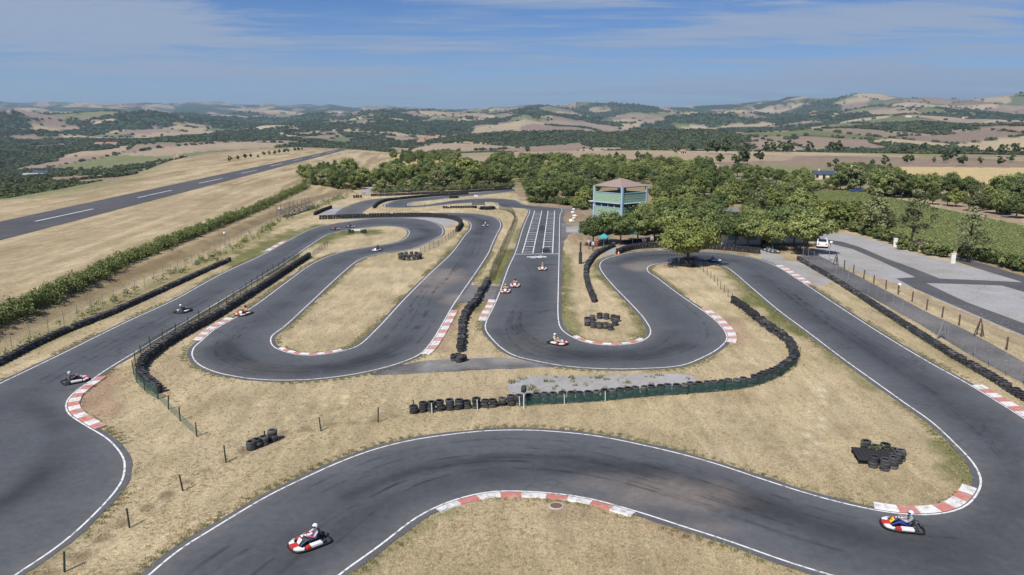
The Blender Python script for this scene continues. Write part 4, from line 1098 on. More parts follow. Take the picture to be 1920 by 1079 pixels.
# --- far woods: one mass, instanced over the wooded land
def scatter_nodes(name, inst_obj, smin, smax):
    ng = bpy.data.node_groups.new(name, 'GeometryNodeTree')
    ng.interface.new_socket('Geometry', in_out='INPUT', socket_type='NodeSocketGeometry')
    ng.interface.new_socket('Geometry', in_out='OUTPUT', socket_type='NodeSocketGeometry')
    N, L = ng.nodes, ng.links
    gi, go_ = N.new('NodeGroupInput'), N.new('NodeGroupOutput')
    ip = N.new('GeometryNodeInstanceOnPoints'); oi = N.new('GeometryNodeObjectInfo'); oi.inputs['Object'].default_value = inst_obj
    oi.inputs['As Instance'].default_value = True
    rv = N.new('FunctionNodeRandomValue'); rv.data_type = 'FLOAT_VECTOR'; rv.inputs['Max'].default_value = (0, 0, 6.283)
    na = N.new('GeometryNodeInputNamedAttribute'); na.data_type = 'FLOAT'; na.inputs['Name'].default_value = 'size'
    L.new(gi.outputs[0], ip.inputs['Points']); L.new(oi.outputs['Geometry'], ip.inputs['Instance'])
    L.new(rv.outputs[0], ip.inputs['Rotation']); L.new(na.outputs['Attribute'], ip.inputs['Scale'])
    L.new(ip.outputs[0], go_.inputs[0])
    return ng
def scatter(name, P, size, inst_mesh, label, cat, kind='stuff', parent=None):
    me = bpy.data.meshes.new(name); me.vertices.add(len(P)); me.vertices.foreach_set('co', np.asarray(P, np.float32).ravel())
    fattr(me, 'size', size)
    proto = bpy.data.objects.new(name + '_pattern', inst_mesh)
    o = link(bpy.data.objects.new(name, me), parent)
    md = o.modifiers.new('scatter', 'NODES'); md.node_group = scatter_nodes(name, proto, 1, 1)
    if label: tag(o, label, cat, kind=kind)
    else: tag(o, kind=kind)
    return o
fr = np.random.default_rng(91)
N_ = 210000
az = np.radians(fr.uniform(-41, 41, N_)); r = np.exp(fr.uniform(math.log(330), math.log(6500), N_))
x, y = r * np.sin(az), r * np.cos(az)
_, fmk = landcover(x, y, None)
ixx = img_x(az); rex = np.interp(ixx, REX, REV)
ok = (fmk > .5) & (r > rex * 1.12)
x, y, r = x[ok], y[ok], r[ok]
z = terrain_z(x, y, np.zeros(len(x)))
size = (.6 + .5 * fr.random(len(x))) * np.clip(r / 1300, .75, 1.9)
part = fr.integers(0, 3, len(x))
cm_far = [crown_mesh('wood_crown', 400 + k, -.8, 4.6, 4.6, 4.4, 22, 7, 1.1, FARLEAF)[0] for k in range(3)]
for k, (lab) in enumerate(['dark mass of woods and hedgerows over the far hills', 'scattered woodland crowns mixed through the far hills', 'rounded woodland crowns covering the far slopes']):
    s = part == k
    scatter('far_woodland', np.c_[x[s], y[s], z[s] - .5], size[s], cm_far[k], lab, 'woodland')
print('far woods', len(x))
# back rows of the near woods read as one canopy; brush fills the wood edges
MASS = np.array(MASS); mz = terrain_z(MASS[:, 0], MASS[:, 1]); mk = fr.integers(0, 3, len(MASS))
for k, lab in enumerate(['canopy of the woods behind the tower and far loop', 'rounded crowns mixed through the back woods', 'lighter crowns mixed through the back woods']):
    s = mk == k
    scatter('back_woodland', np.c_[MASS[s][:, :2], mz[s]], MASS[s][:, 2], TREES['oak%d' % k][1], lab, 'woodland')
br = []
for pts, n, dep in [([(703,363),(760,361),(860,357),(960,351.5)], 150, 8), ([(996,381),(1060,383),(1100,394)], 70, 7), ([(575,349),(610,357),(650,358),(690,350)], 60, 5), ([(1228,440),(1330,442),(1420,440),(1500,440)], 90, 14),
                    ([(1640,368),(1720,372),(1800,376),(1920,405)], 90, 5), ([(1480,354),(1570,358),(1640,362)], 40, 4), ([(1110,440),(1200,442)], 30, 6)]:
    w = resample(np.array([G(a, b_) for a, b_ in pts]), .5)
    for i in fr.integers(0, len(w), n): br.append((w[i, 0] + fr.normal() * 1.0, w[i, 1] + abs(fr.normal()) * dep * .5, .35 + .55 * fr.random()))
br = np.array(br)
scatter('undergrowth', np.c_[br[:, :2], terrain_z(br[:, 0], br[:, 1])], br[:, 2], TREES['bush0'][1], 'leafy undergrowth filling the edges of the woods', 'undergrowth')
# the crop
cp = np.array([G(a, b_) for a, b_ in CROP]); lo, hi = cp.min(0), cp.max(0)
P = lo + (hi - lo) * fr.random((90000, 2)); P = P[inside(cp, P)]
P[:, 0] = np.round((P[:, 0] + .35 * P[:, 1]) / 1.1) * 1.1 - .35 * P[:, 1] + fr.normal(size=len(P)) * .22
P = P[inside(cp, P)]
cmesh, _ = crown_mesh('crop_plant', 501, 0, .28, .55, .55, 5, 6, .15, CROPL)
scatter('crop', np.c_[P, np.zeros(len(P))], .6 + .6 * fr.random(len(P)), cmesh, 'rows of low green crop plants in the field on the right', 'crop')
# ------------------------------------------------------------------ tyres
def rubber(name, col):
    return plain(name, col, .75, var=.35, scale=3.5, spec=.35, bump=.2)
RUB, RUB2, RUB3 = rubber('tyre_rubber', (.038, .039, .043)), rubber('tyre_rubber_grey', (.068, .069, .075)), rubber('tyre_rubber_dusty', (.12, .115, .108))
def tyre_mesh(name, mat, n=14, R=.30, w=.19):
    mb = MB()
    prof = [(R * .60, -w * .30), (R * .72, -w * .5), (R * .93, -w * .46), (R, -w * .22), (R, w * .22), (R * .93, w * .46), (R * .72, w * .5), (R * .60, w * .30)]
    mb.lathe(prof, n); return mb.mesh(name, mat, False)
TY_ = [tyre_mesh('tyre', m) for m in (RUB, RUB2, RUB3)]
TYC = [tyre_mesh('tyre', m, 8) for m in (RUB, RUB2)]
BELT = plain('conveyor_belt', (.020, .020, .022), .7, var=.3, scale=3)
def pick(p=(.55, .35, .10)):
    return TY_[int(np.searchsorted(np.cumsum(p), random.random() * .999))]
def tyre_wall(label, px, high, rows=1, step=.60, jit=.04, limit=300, far=False, lean=0.0, w=None, tilt=.05):
    """a barrier of bolted tyre stacks following a surveyed line"""
    w = resample(np.array([G(a, b_) for a, b_ in catmull(px, 6)]), step) if w is None else w
    mid_ = w[len(w) // 2]; root = empty('tyre_barrier', (mid_[0], mid_[1], 0), 0, label, 'tyre barrier')
    n = normals2(smooth(w, 2)); items = []
    for r_ in range(rows):
        for i, p in enumerate(w):
            q = p + n[i] * ((r_ - (rows - 1) / 2) * .58 + random.uniform(-jit, jit))
            hgt = high - (1 if random.random() < .07 else 0)
            for k in range(hgt):
                items.append((q[0] + random.uniform(-jit, jit), q[1] + random.uniform(-jit, jit), .10 + k * .185, np.hypot(*q), k))
    items.sort(key=lambda t: (abs(t[0]) > .70 * max(t[1], 1), t[3]))      # those in view first, nearest first
    for (x, y, z, d, k) in ([] if far else items[:limit]):
        put('tyre', pick(), root, (x - mid_[0], y - mid_[1], z), (random.uniform(-tilt, tilt), random.uniform(-tilt, tilt), random.uniform(0, 6.28)), (1, 1, 1))
    rest = items if far else items[limit:]
    if rest:
        src = MB(); R = .30; src.lathe([(R * .6, -.06), (R * .85, -.095), (R, 0), (R * .85, .095), (R * .6, .06)], 8)
        bv, bf = np.array(src.v), np.array(src.f)
        V = np.concatenate([bv + np.array((x - mid_[0], y - mid_[1], z)) for x, y, z, d, k in rest]); F = np.concatenate([bf + i * len(bv) for i in range(len(rest))])
        o = link(bpy.data.objects.new('tyres', fast_mesh('tyres', V, F, RUB)), root); tag(o, kind='stuff')
    return root, w
tyre_wall('long black tyre wall along the foot of the left bank', [(-90,730),(0,684),(100,634),(200,594),(267,564),(333,534),(383,511),(430,490)], 3)
tw2, w2 = tyre_wall('curving black tyre wall between left straight and first hairpin', [(580,483),(500,536),(400,600),(333,637),(292,664),(270,684),(263,700),(277,721),(297,737)], 4, limit=300)
tyre_wall('stepped black tyre wall between the two straights', [(915,531),(903,551),(892,570),(877,587),(870,604),(867,617),(865,640),(862,660)], 4, step=.58, jit=.10)
tyre_wall('tyre block at the near end of the wall between the straights', [(857,678),(863,676)], 3, rows=2, step=.55, jit=.06)
tyre_wall('black tyre wall right of the start straight', [(1151,463),(1134,471),(1121,478),(1109,490),(1099,508),(1100,528),(1106,548),(1114,567)], 4)
tyre_wall('black tyre wall round the outside of the top right bend', [(1158,477),(1174,471.5),(1192.5,467.5),(1217.5,465.5),(1261,465),(1300,466),(1337,468),(1375,471),(1422,476)], 5, far=True)
tyre_wall('low tyre wall in front of the paddock tables', [(1170,458),(1190,455),(1210,454)], 3, far=True)
tyre_wall('long black tyre wall along the right straight', [(1497,488),(1557,523),(1580,537),(1647,581),(1713,624),(1780,667),(1847,705),(1913,747),(1990,796),(2250,962)], 3, rows=1)
tw8, w8 = tyre_wall('curved tyre wall with green netting round the middle island', [(1374,568),(1391,579),(1413,596),(1426,606),(1441,618),(1463,633),(1478,646),(1488,663),(1488,678),(1475,692),(1450,707),(1423,718),(1386,727),(1348,731),(1279,737),(1207,742),(1123,750),(1040,755),(957,760),(900,764),(840,769),(776,775)], 4, limit=300, step=.62, jit=.07)
tyre_wall('black tyre wall between the far left hairpin and the back straight', [(601,412),(671,409),(745,407),(800,407),(817,408.2),(840,410.5),(857,415),(865,421),(862,429),(857,435)], 5, far=True)
tyre_wall('black tyre wall outside the far loop tip', [(701,391),(707.5,384.5),(720,379),(747.5,375),(772.5,372.3),(817,368.5),(877,365)], 4, far=True)
tyre_wall('black tyre wall along the edge of the far wood', [(697,368.5),(747,367),(800,364.5),(867,362),(905,359.5),(959,355.5)], 4, far=True)
tyre_wall('low black tyre wall below the lower strip of the far loop', [(832,391),(860,390.5),(892,390)], 3, far=True)
tyre_wall('black tyre wall at the far end of the start grid', [(993,377),(1033,382),(1070,385)], 4, far=True)
tyre_wall('short tyre wall beside the grandstand', [(590,404),(605,397),(621,391)], 4, far=True)
tyre_wall('short tyre block below the lane into the wood', [(664,371.5),(670,371.2),(677,371)], 4, far=True)
tyre_wall('small tyre block on the sliver inside the far loop', [(844,372.5),(851,372.2),(858,371.8)], 4, far=True)

# loose stacks: each its own thing
def stack(x, y, n, label, group, meshes=None, lean=.06, s=1.0):
    e = empty('tyre_stack', (x, y, 0), random.uniform(0, 6), label, 'tyre stack', group); e.scale = (s, s, s)
    for k in range(n):
        put('tyre', pick((.3, .5, .2)), e, (random.uniform(-.03, .03), random.uniform(-.03, .03), .10 + k * .188), (random.uniform(-lean, lean), random.uniform(-lean, lean), 0))
    return e
for px, py, n, lab in [(472,843,3,'nearest tyre stack of the four by the front wire fence'), (482,839,3,'second tyre stack of the four by the front wire fence'), (495,834,3,'third tyre stack of the four by the front wire fence'), (512,827,4,'rightmost tyre stack of the four by the front wire fence')]:
    q = G(px, py); stack(q[0], q[1], n, lab, 'four tyre stacks by the wire fence', s=1.0)
for px, py, n in [(1102,611,3),(1113,615,3),(1124,616,3),(1135,616,3),(1144,619,3),(1153,611,3),(1157,603,3),(1150,602,3),(1137,599,3),(1124,598,3),(1111,602,3),(1101,606,3)]:
    q = G(px, py); stack(q[0], q[1], n, 'tyre stack in the open ring inside the second hairpin', 'ring of tyre stacks in the second hairpin', s=1.05)
for k in range(12):
    a = k / 12 * 2 * math.pi; q = G(769, 485.5) + np.array((math.cos(a) * 1.55, math.sin(a) * 1.55))
    stack(q[0], q[1], 5, 'tyre stack in the closed ring on the left infield', 'closed ring of tyre stacks', s=.9)
for k in range(9):
    a = k / 9 * 2 * math.pi; q = G(1290, 499) + np.array((math.cos(a) * .78, math.sin(a) * .78))
    stack(q[0], q[1], 6, 'tyre stack in the ring round the lone tree trunk', 'tyres round the lone tree', s=.95)
# tyre island with the sunken planked deck
for px, py, n, lab in [(1622,842,3,'leftmost back tyre stack of the island in the tight bend'), (1641,846,2,'low tyre stack behind the planks of the tyre island'), (1660,848,3,'back middle tyre stack of the tyre island'),
                       (1678,858,3,'large back right tyre stack of the tyre island'), (1688,864,4,'rightmost tyre stack of the tyre island'), (1682,868,4,'right tyre stack beside the planks of the tyre island'),
                       (1674,878,4,'front right tyre stack of the tyre island'), (1658,882,4,'nearest tyre stack of the tyre island with a pale rim'), (1637,876,4,'front left tyre stack of the tyre island')]:
    q = G(px, py); stack(q[0], q[1], n, lab, 'tyre island in the tight bend', s=.98 if n < 4 else .92)
DECK = plain('tarred_planks', (.032, .030, .030), .8, var=.3, scale=4)
c = G(1640, 862); dk = empty('plank_deck', (c[0], c[1], 0), -.18, 'black plank deck inside the tyre island', 'deck')
for k in range(9):
    MB().box(-1.15 + k * .235, -1.15 + k * .235 + .215, -.95 + random.uniform(-.03, .03), .85, .30, .345).build('plank', DECK, dk)
for yy in (-.8, 0, .7): MB().box(-1.12, .95, yy, yy + .08, .02, .298).build('joist', DECK, dk)
c2_ = G(1648, 853); hr2 = np.random.default_rng(3)
V, F, t = leaf_quads(np.c_[c2_[0] + hr2.normal(size=8) * .35, c2_[1] + hr2.normal(size=8) * .14, .45 + .12 * hr2.random(8)], np.full((8, 3), .16), 12, .05, hr2)
me = fast_mesh('weed', V, F, LIME); fattr(me, 'tint', t); tag(link(bpy.data.objects.new('weed', me)), 'green weed growing among the planks of the tyre island', 'weed')
# a tyre pair with a white beam on the far left infield
BEAM = plain('white_beam', (.75, .74, .70), .6)
q = G(670, 438); tb = empty('tyre_barrier', (q[0], q[1], 0), .05, 'two tyre piles with a white beam on the far left infield', 'tyre barrier')
for sx in (-1, 1):
    for k in range(4):
        for d in (-.3, .3): put('tyre', pick(), tb, (sx * 1.15 + d, 0, .1 + k * .188))
MB().box(-1.1, 1.1, -.18, .18, .55, .80).build('beam', BEAM, tb)
for k in range(4):
    q = G(1017 + k * 3.9, 473.4); o = put('tyre', TY_[0], None, (q[0], q[1], .32), (math.pi / 2, 0, .2)); o.scale = (1.05, 1.05, 1.1)
    tag(o, 'black tyre standing in the row of four on the start line', 'tyre', 'four tyres on the start line')
# tyre-clad pole by the start straight
q = G(1088, 495); tp = empty('tyre_pole', (q[0], q[1], 0), 0, 'tall black pole sleeved in tyres beside the start straight', 'pole')
MB().tube([(0, 0, 0), (0, 0, 3.15)], .13, 10).build('pole', RUB, tp)
for k in range(9): put('tyre', TY_[k % 2], tp, (0, 0, .1 + k * .188), (0, 0, k), (.85, .85, 1))
put('tyre', TY_[2], tp, (0, 0, .1 + 5 * .188), (0, 0, 0), (.88, .88, .5))
# tyre on a white post behind the netted wall
q = G(982, 766); tp = empty('tyre_marker', (q[0], q[1], 0), 0, 'single black tyre on a white post above the netted wall', 'marker post')
MB().tube([(0, 0, 0), (0, 0, 1.28)], .035, 8).build('post', BEAM, tp)
put('tyre', TY_[0], tp, (0, 0, 1.42), (math.pi / 2, 0, 1.35), (.85, .85, 1.7))

# ------------------------------------------------------------------ fences
GALV = plain('galvanised_steel', (.36, .37, .38), .5, .6, var=.1)
DARKP = plain('dark_green_post', (.030, .045, .036), .6, var=.2)
WOOD = plain('weathered_wood', (.115, .090, .068), .85, var=.3, scale=7, bump=.4)
def net_mat(name, col, cover, scale):
    m, nt, lk, b = new_mat(name)
    b.inputs['Base Color'].default_value = (*col, 1); b.inputs['Roughness'].default_value = .6
    tcn = nt.new('ShaderNodeTexCoord'); sp = nt.new('ShaderNodeSeparateXYZ'); lk.new(tcn.outputs['UV'], sp.inputs[0])
    def M(op, a, b_=None):
        n = nt.new('ShaderNodeMath'); n.operation = op
        for i, v in enumerate((a, b_)):
            if v is None: continue
            if isinstance(v, float): n.inputs[i].default_value = v
            else: lk.new(v, n.inputs[i])
        return n.outputs[0]
    u, v = M('MULTIPLY', M('ADD', sp.outputs[0], sp.outputs[1]), scale), M('MULTIPLY', M('SUBTRACT', sp.outputs[0], sp.outputs[1]), scale)
    g = M('MAXIMUM', M('LESS_THAN', M('FRACT', u), cover), M('LESS_THAN', M('FRACT', v), cover))
    tr = nt.new('ShaderNodeBsdfTransparent'); ms = nt.new('ShaderNodeMixShader'); lk.new(g, ms.inputs[0])
    lk.new(tr.outputs[0], ms.inputs[1]); lk.new(b.outputs[0], ms.inputs[2]); lk.new(ms.outputs[0], nt['Material Output'].inputs[0])
    return m
CHAIN = net_mat('chain_link', (.30, .31, .32), .045, 12.0)
NETG = net_mat('green_net', (.035, .11, .095), .27, 16.0)
NETG2 = net_mat('green_net_thin', (.05, .17, .145), .17, 12.0)
NETD = net_mat('dark_net', (.03, .05, .045), .30, 14.0)
def ribbon_wall(name, w, h0, h1, mat, parent, o0, zf=None):
    z = np.zeros(len(w)) if zf is None else zf
    d = np.r_[0, np.cumsum(np.linalg.norm(np.diff(w, axis=0), axis=1))]
    V = np.r_[np.c_[w - o0, z + h0], np.c_[w - o0, z + h1]]
    k = len(w); i = np.arange(k - 1); F = np.stack([i, i + 1, k + i + 1, k + i], -1)
    me = fast_mesh(name, V, F, mat)
    uv = me.uv_layers.new(name='UVMap')
    U = np.r_[np.c_[d, np.full(k, h0)], np.c_[d, np.full(k, h1)]]
    uv.data.foreach_set('uv', U[F.ravel()].astype(np.float32).ravel())
    return link(bpy.data.objects.new(name, me), parent)
def fence(label, px, spacing, h, post_mat, r=.03, net=None, wires=0, wire_mat=None, ht=None, lean=.04, cat='fence', net_h=None, square=False, z0=0.0, posts_px=None, netname='mesh'):
    base = np.array([G(a, b_, z0) for a, b_ in (catmull(px, 6) if px else posts_px)])
    w = resample(base, spacing) if posts_px is None else np.array([G(a, b_, z0) for a, b_ in posts_px])
    o0 = w[len(w) // 2]; root = empty('fence', (o0[0], o0[1], 0), 0, label, cat)
    pm = MB()
    if square: pm.box(-r, r, -r, r, -.1, h)
    else: pm.tube([(0, 0, -.1), (0, 0, h)], r, 6)
    pm = pm.mesh('post', post_mat); zw = terrain_z(w[:, 0], w[:, 1])
    for (x, y), zz_ in zip(w, zw):
        put('post', pm, root, (x - o0[0], y - o0[1], zz_), (random.uniform(-lean, lean), random.uniform(-lean, lean), random.uniform(0, .4)), (1, 1, random.uniform(.94, 1.06)))
    fine = resample(w if posts_px is not None else base, 1.0); zf = terrain_z(fine[:, 0], fine[:, 1])
    if net is not None:
        ribbon_wall(netname, fine, (net_h or (.03, h - .05))[0], (net_h or (.03, h - .05))[1], net, root, o0, zf)
    for k in range(wires):
        hh = h * (k + 1) / (wires + .3)
        MB().tube([(p[0] - o0[0], p[1] - o0[1], zq + hh) for p, zq in zip(w, zw)], .006, 4).build('wire', wire_mat or GALV, root)
    return root
fence('tall grey chain-link fence on the left bank above the tyre wall', [(-80,712),(0,669),(127,612),(230,562),(330,515),(423,467),(490,430),(540,405),(600,382),(640,369)], 2.6, 1.7, GALV, .03, CHAIN, 1)
fence('grey chain-link fence between right tyre wall and service road', [(1505,482),(1560,512),(1640,561),(1717,607),(1797,653),(1853,687),(1913,721),(1990,766),(2250,930)], 2.5, 1.75, GALV, .032, CHAIN, 1)
fence('line of dark wooden posts between service road and car park', [], 2.5, 1.15, WOOD, .055, None, 2, GALV, square=True, lean=.06,
      posts_px=[(1568,498),(1583,504),(1600,513),(1619,523),(1638,532),(1661,543),(1684,553),(1710,566),(1737,582),(1766,596),(1798,611),(1840,632),(1887,657),(1935,682),(1985,708),(2040,737),(2100,768)])
fence('post and wire fence across the front of the island', [], 2, 1.02, DARKP, .045, None, 2, GALV, lean=.10,
      posts_px=[(-10,1130),(121,1073),(243,990),(343,921),(424,868),(497,835),(602,809),(709,792),(778,776)])
fence('low post and net fence below the lone tree', [(1312,505),(1332,522),(1345,535),(1358,550),(1373,565)], 2.2, .9, DARKP, .03, CHAIN)
fence('dark green net fence curving down between the back straights', [(936,393),(950,396),(961,403),(966,413),(962,427),(953,448),(940,478),(928,505),(919,528)], 2.4, 1.5, DARKP, .03, NETD, netname='net')
fence('short green net fence beside the far left hairpin', [(858,436),(846,446),(828,458),(805,470),(788,479)], 2.5, 1.1, DARKP, .03, NETG2, netname='net')
fence('small green net fence on the far left infield', [(580,487),(592,476),(604,467),(614,462)], 1.6, .8, DARKP, .03, NETG2, netname='net')
fence('wire fence along the edge of the far wood', [(690,366),(760,364),(860,359),(960,352),(1000,352)], 5, 1.8, GALV, .05, CHAIN)
fence('thin post fence below the far loop', [(725,391),(765,390.5),(832,389)], 5, 1.2, DARKP, .05)
fence('dark net fence along the trees at the top of the grid', [(985,368),(1000,376),(1030,380),(1068,383)], 4, 1.6, DARKP, .05, NETD, netname='net')
# netting on the curving wall by the left straight, and its torn tail
netw = np.array([G(a, b_) for a, b_ in catmull([(415,580),(350,615),(300,641),(265,667),(252,690),(252,708),(268,731),(295,748)], 6)])
fence('green net with dark posts on the outside of the left tyre wall', [(560,484),(500,520),(415,580),(350,617),(300,644),(266,669),(252,692),(252,709),(268,731),(296,749)], 2.4, 1.15, DARKP, .035, NETG, netname='net', net_h=(.02, .9))
fence('torn pale green net sagging between three dark posts', [], 2, 1.0, DARKP, .045, NETG2, posts_px=[(297,749),(316,768),(338,790),(369,819)], netname='net', net_h=(.02, .55), lean=.12)
# netting and straps on the curved wall
n8 = normals2(w8); sg = 1 if (w8 + n8)[len(w8) // 2][1] < w8[len(w8) // 2][1] else -1
i0 = int(np.argmin(np.hypot(*(w8 - G(1488, 668)).T)))
fr_ = (w8 + n8 * sg * .40)[i0:]
nf = empty('net', (fr_[len(fr_) // 2][0], fr_[len(fr_) // 2][1], 0), 0, 'dark green net stretched over the front of the curved tyre wall', 'net')
o0 = fr_[len(fr_) // 2]
ribbon_wall('net_cloth', fr_[: int(len(fr_) * .80)], .02, .70, NETG, nf, o0)
for k in range(0, len(fr_), 5):
    p = fr_[k] - o0 + np.array((random.uniform(-.1, .1), -.05)); dark = k < len(fr_) * .55
    MB().tube([(p[0], p[1], -.05), (p[0] + random.uniform(-.06, .06), p[1], .86 if dark else .76)], .028, 6).build('post', DARKP if dark else BEAM, nf)
bk_ = (w8 - n8 * sg * .42)[: i0 + 4]
pf = empty('fence_posts', (bk_[0][0], bk_[0][1], 0), 0, 'row of short dark posts behind the curved tyre wall', 'posts')
for k in range(1, len(bk_), 4):
    p = bk_[k] - bk_[0]; MB().tube([(p[0], p[1], 0), (p[0] + random.uniform(-.12, .12), p[1], 1.15)], .035, 6).build('post', DARKP, pf)
# A-frame braces
def aframe(px, py, h, mat, label):
    q = G(px, py); e = empty('brace', (q[0], q[1], 0), random.uniform(-.3, .3), label, 'brace')
    for sx in (-1, 1): MB().tube([(sx * .45, 0, -.05), (0, 0, h)], .055, 6).build('leg', mat, e)
    MB().tube([(0, .7, -.05), (0, 0, h)], .05, 6).build('leg', mat, e)
    MB().tube([(-.27, 0, h * .4), (.27, 0, h * .4)], .035, 6).build('crossbar', mat, e)
aframe(1835, 631, 1.75, WOOD, 'dark wooden A-frame brace in the post line by the car park')
aframe(1765, 637, 1.75, GALV, 'grey steel A-frame brace in the chain-link fence')
aframe(1567, 498, 1.7, WOOD, 'small dark A-frame brace near the lamp post')
# ------------------------------------------------------------------ people (one continuous body each) and karts
def skin_body(name, J, E, root, bones, sub=2):
    """J: joints {name: (pos, radius)}; E: edges; bones: list of (a, b, material index)"""
    names = list(J); ix = {n: i for i, n in enumerate(names)}
    me = bpy.data.meshes.new(name); me.from_pydata([J[n][0] for n in names], [(ix[a], ix[b_]) for a, b_ in E], [])
    o = bpy.data.objects.new(name, me); COL.objects.link(o)
    o.modifiers.new('skin', 'SKIN')
    if not me.skin_vertices:
        bm_ = bmesh.new(); bm_.from_mesh(me); bm_.verts.layers.skin.verify(); bm_.to_mesh(me); bm_.free()
    sv = me.skin_vertices[0].data
    for n in names:
        r = J[n][1]; r = (r, r) if isinstance(r, (int, float)) else r
        sv[ix[n]].radius = r; sv[ix[n]].use_root = (n == root)
    sd = o.modifiers.new('sub', 'SUBSURF'); sd.levels = sub; sd.render_levels = sub
    dg = bpy.context.evaluated_depsgraph_get()
    out = bpy.data.meshes.new_from_object(o.evaluated_get(dg))
    bpy.data.objects.remove(o)
    out.name = name; out.materials.clear()
    A = np.array([J[a][0] for a, b_, m in bones]); B = np.array([J[b_][0] for a, b_, m in bones]); M_ = np.array([m for *_, m in bones])
    for p in out.polygons:
        c = np.array(p.center); d = B - A; t = np.clip(((c - A) * d).sum(1) / np.maximum((d * d).sum(1), 1e-9), 0, 1)
        p.material_index = int(M_[np.argmin(np.linalg.norm(c - (A + d * t[:, None]), axis=1))]); p.use_smooth = True
    return out
def hand(J, E, bones, wrist, w, fwd, side, curl, mi=3):
    """palm, four fingers and a thumb leaving its side"""
    fwd, side, curl = Vector(fwd).normalized(), Vector(side).normalized(), Vector(curl).normalized()
    P = Vector(J[wrist][0]) + fwd * .055
    J[w + 'palm'] = (tuple(P), (.036, .022)); E.append((wrist, w + 'palm')); bones.append((wrist, w + 'palm', mi))
    for k, (o_, L) in enumerate(((-.027, .062), (-.009, .072), (.009, .068), (.026, .054))):
        a = P + fwd * .03 + side * o_; b_ = a + fwd * L * .5 + curl * L * .12; c = b_ + curl * L * .5 + fwd * L * .1
        for n, q, pr in (('a', a, w + 'palm'), ('b', b_, None), ('c', c, None)):
            J[f'{w}f{k}{n}'] = (tuple(q), .0095 if n == 'a' else .0085)
        E += [(w + 'palm', f'{w}f{k}a'), (f'{w}f{k}a', f'{w}f{k}b'), (f'{w}f{k}b', f'{w}f{k}c')]
        bones += [(f'{w}f{k}a', f'{w}f{k}b', mi), (f'{w}f{k}b', f'{w}f{k}c', mi)]
    a = P - side * .038 - fwd * .005; b_ = a - side * .018 + fwd * .035 + curl * .01
    J[w + 'ta'] = (tuple(a), .011); J[w + 'tb'] = (tuple(b_), .009)
    E += [(w + 'palm', w + 'ta'), (w + 'ta', w + 'tb')]; bones += [(w + 'ta', w + 'tb', mi)]
def driver_mesh():
    J = {'pelvis': ((-.34, 0, .22), (.15, .12)), 'waist': ((-.385, 0, .36), (.135, .105)), 'chest': ((-.42, 0, .53), (.165, .115)), 'neck0': ((-.415, 0, .645), (.085, .075)), 'neck': ((-.40, 0, .71), .055), 'head': ((-.385, 0, .83), (.085, .10))}
    E = [('pelvis', 'waist'), ('waist', 'chest'), ('chest', 'neck0'), ('neck0', 'neck'), ('neck', 'head')]
    bones = [('pelvis', 'waist', 0), ('waist', 'chest', 0), ('chest', 'neck0', 0), ('neck', 'head', 3)]
    for s, n in ((1, 'l'), (-1, 'r')):
        J.update({n + 'hip': ((-.24, s * .10, .20), .095), n + 'knee': ((.16, s * .19, .36), .068), n + 'calf': ((.34, s * .175, .27), .060), n + 'ank': ((.54, s * .13, .135), .044), n + 'toe': ((.64, s * .13, .20), .036),
                  n + 'sho': ((-.41, s * .185, .60), .072), n + 'elb': ((-.16, s * .285, .44), .050), n + 'wri': ((.07, s * .20, .545), .033)})
        E += [('pelvis', n + 'hip'), (n + 'hip', n + 'knee'), (n + 'knee', n + 'calf'), (n + 'calf', n + 'ank'), (n + 'ank', n + 'toe'), ('neck0', n + 'sho'), (n + 'sho', n + 'elb'), (n + 'elb', n + 'wri')]
        bones += [('pelvis', n + 'hip', 2), (n + 'hip', n + 'knee', 2), (n + 'knee', n + 'ank', 2), (n + 'ank', n + 'toe', 4), ('neck0', n + 'sho', 0), (n + 'sho', n + 'elb', 1), (n + 'elb', n + 'wri', 5)]
        hand(J, E, bones, n + 'wri', n, (.75, -s * .25, .25), (0, s * .25, 1) if s > 0 else (0, s * .25, 1), (.1, -s * .9, -.35))
    return skin_body('body', J, E, 'pelvis', bones)
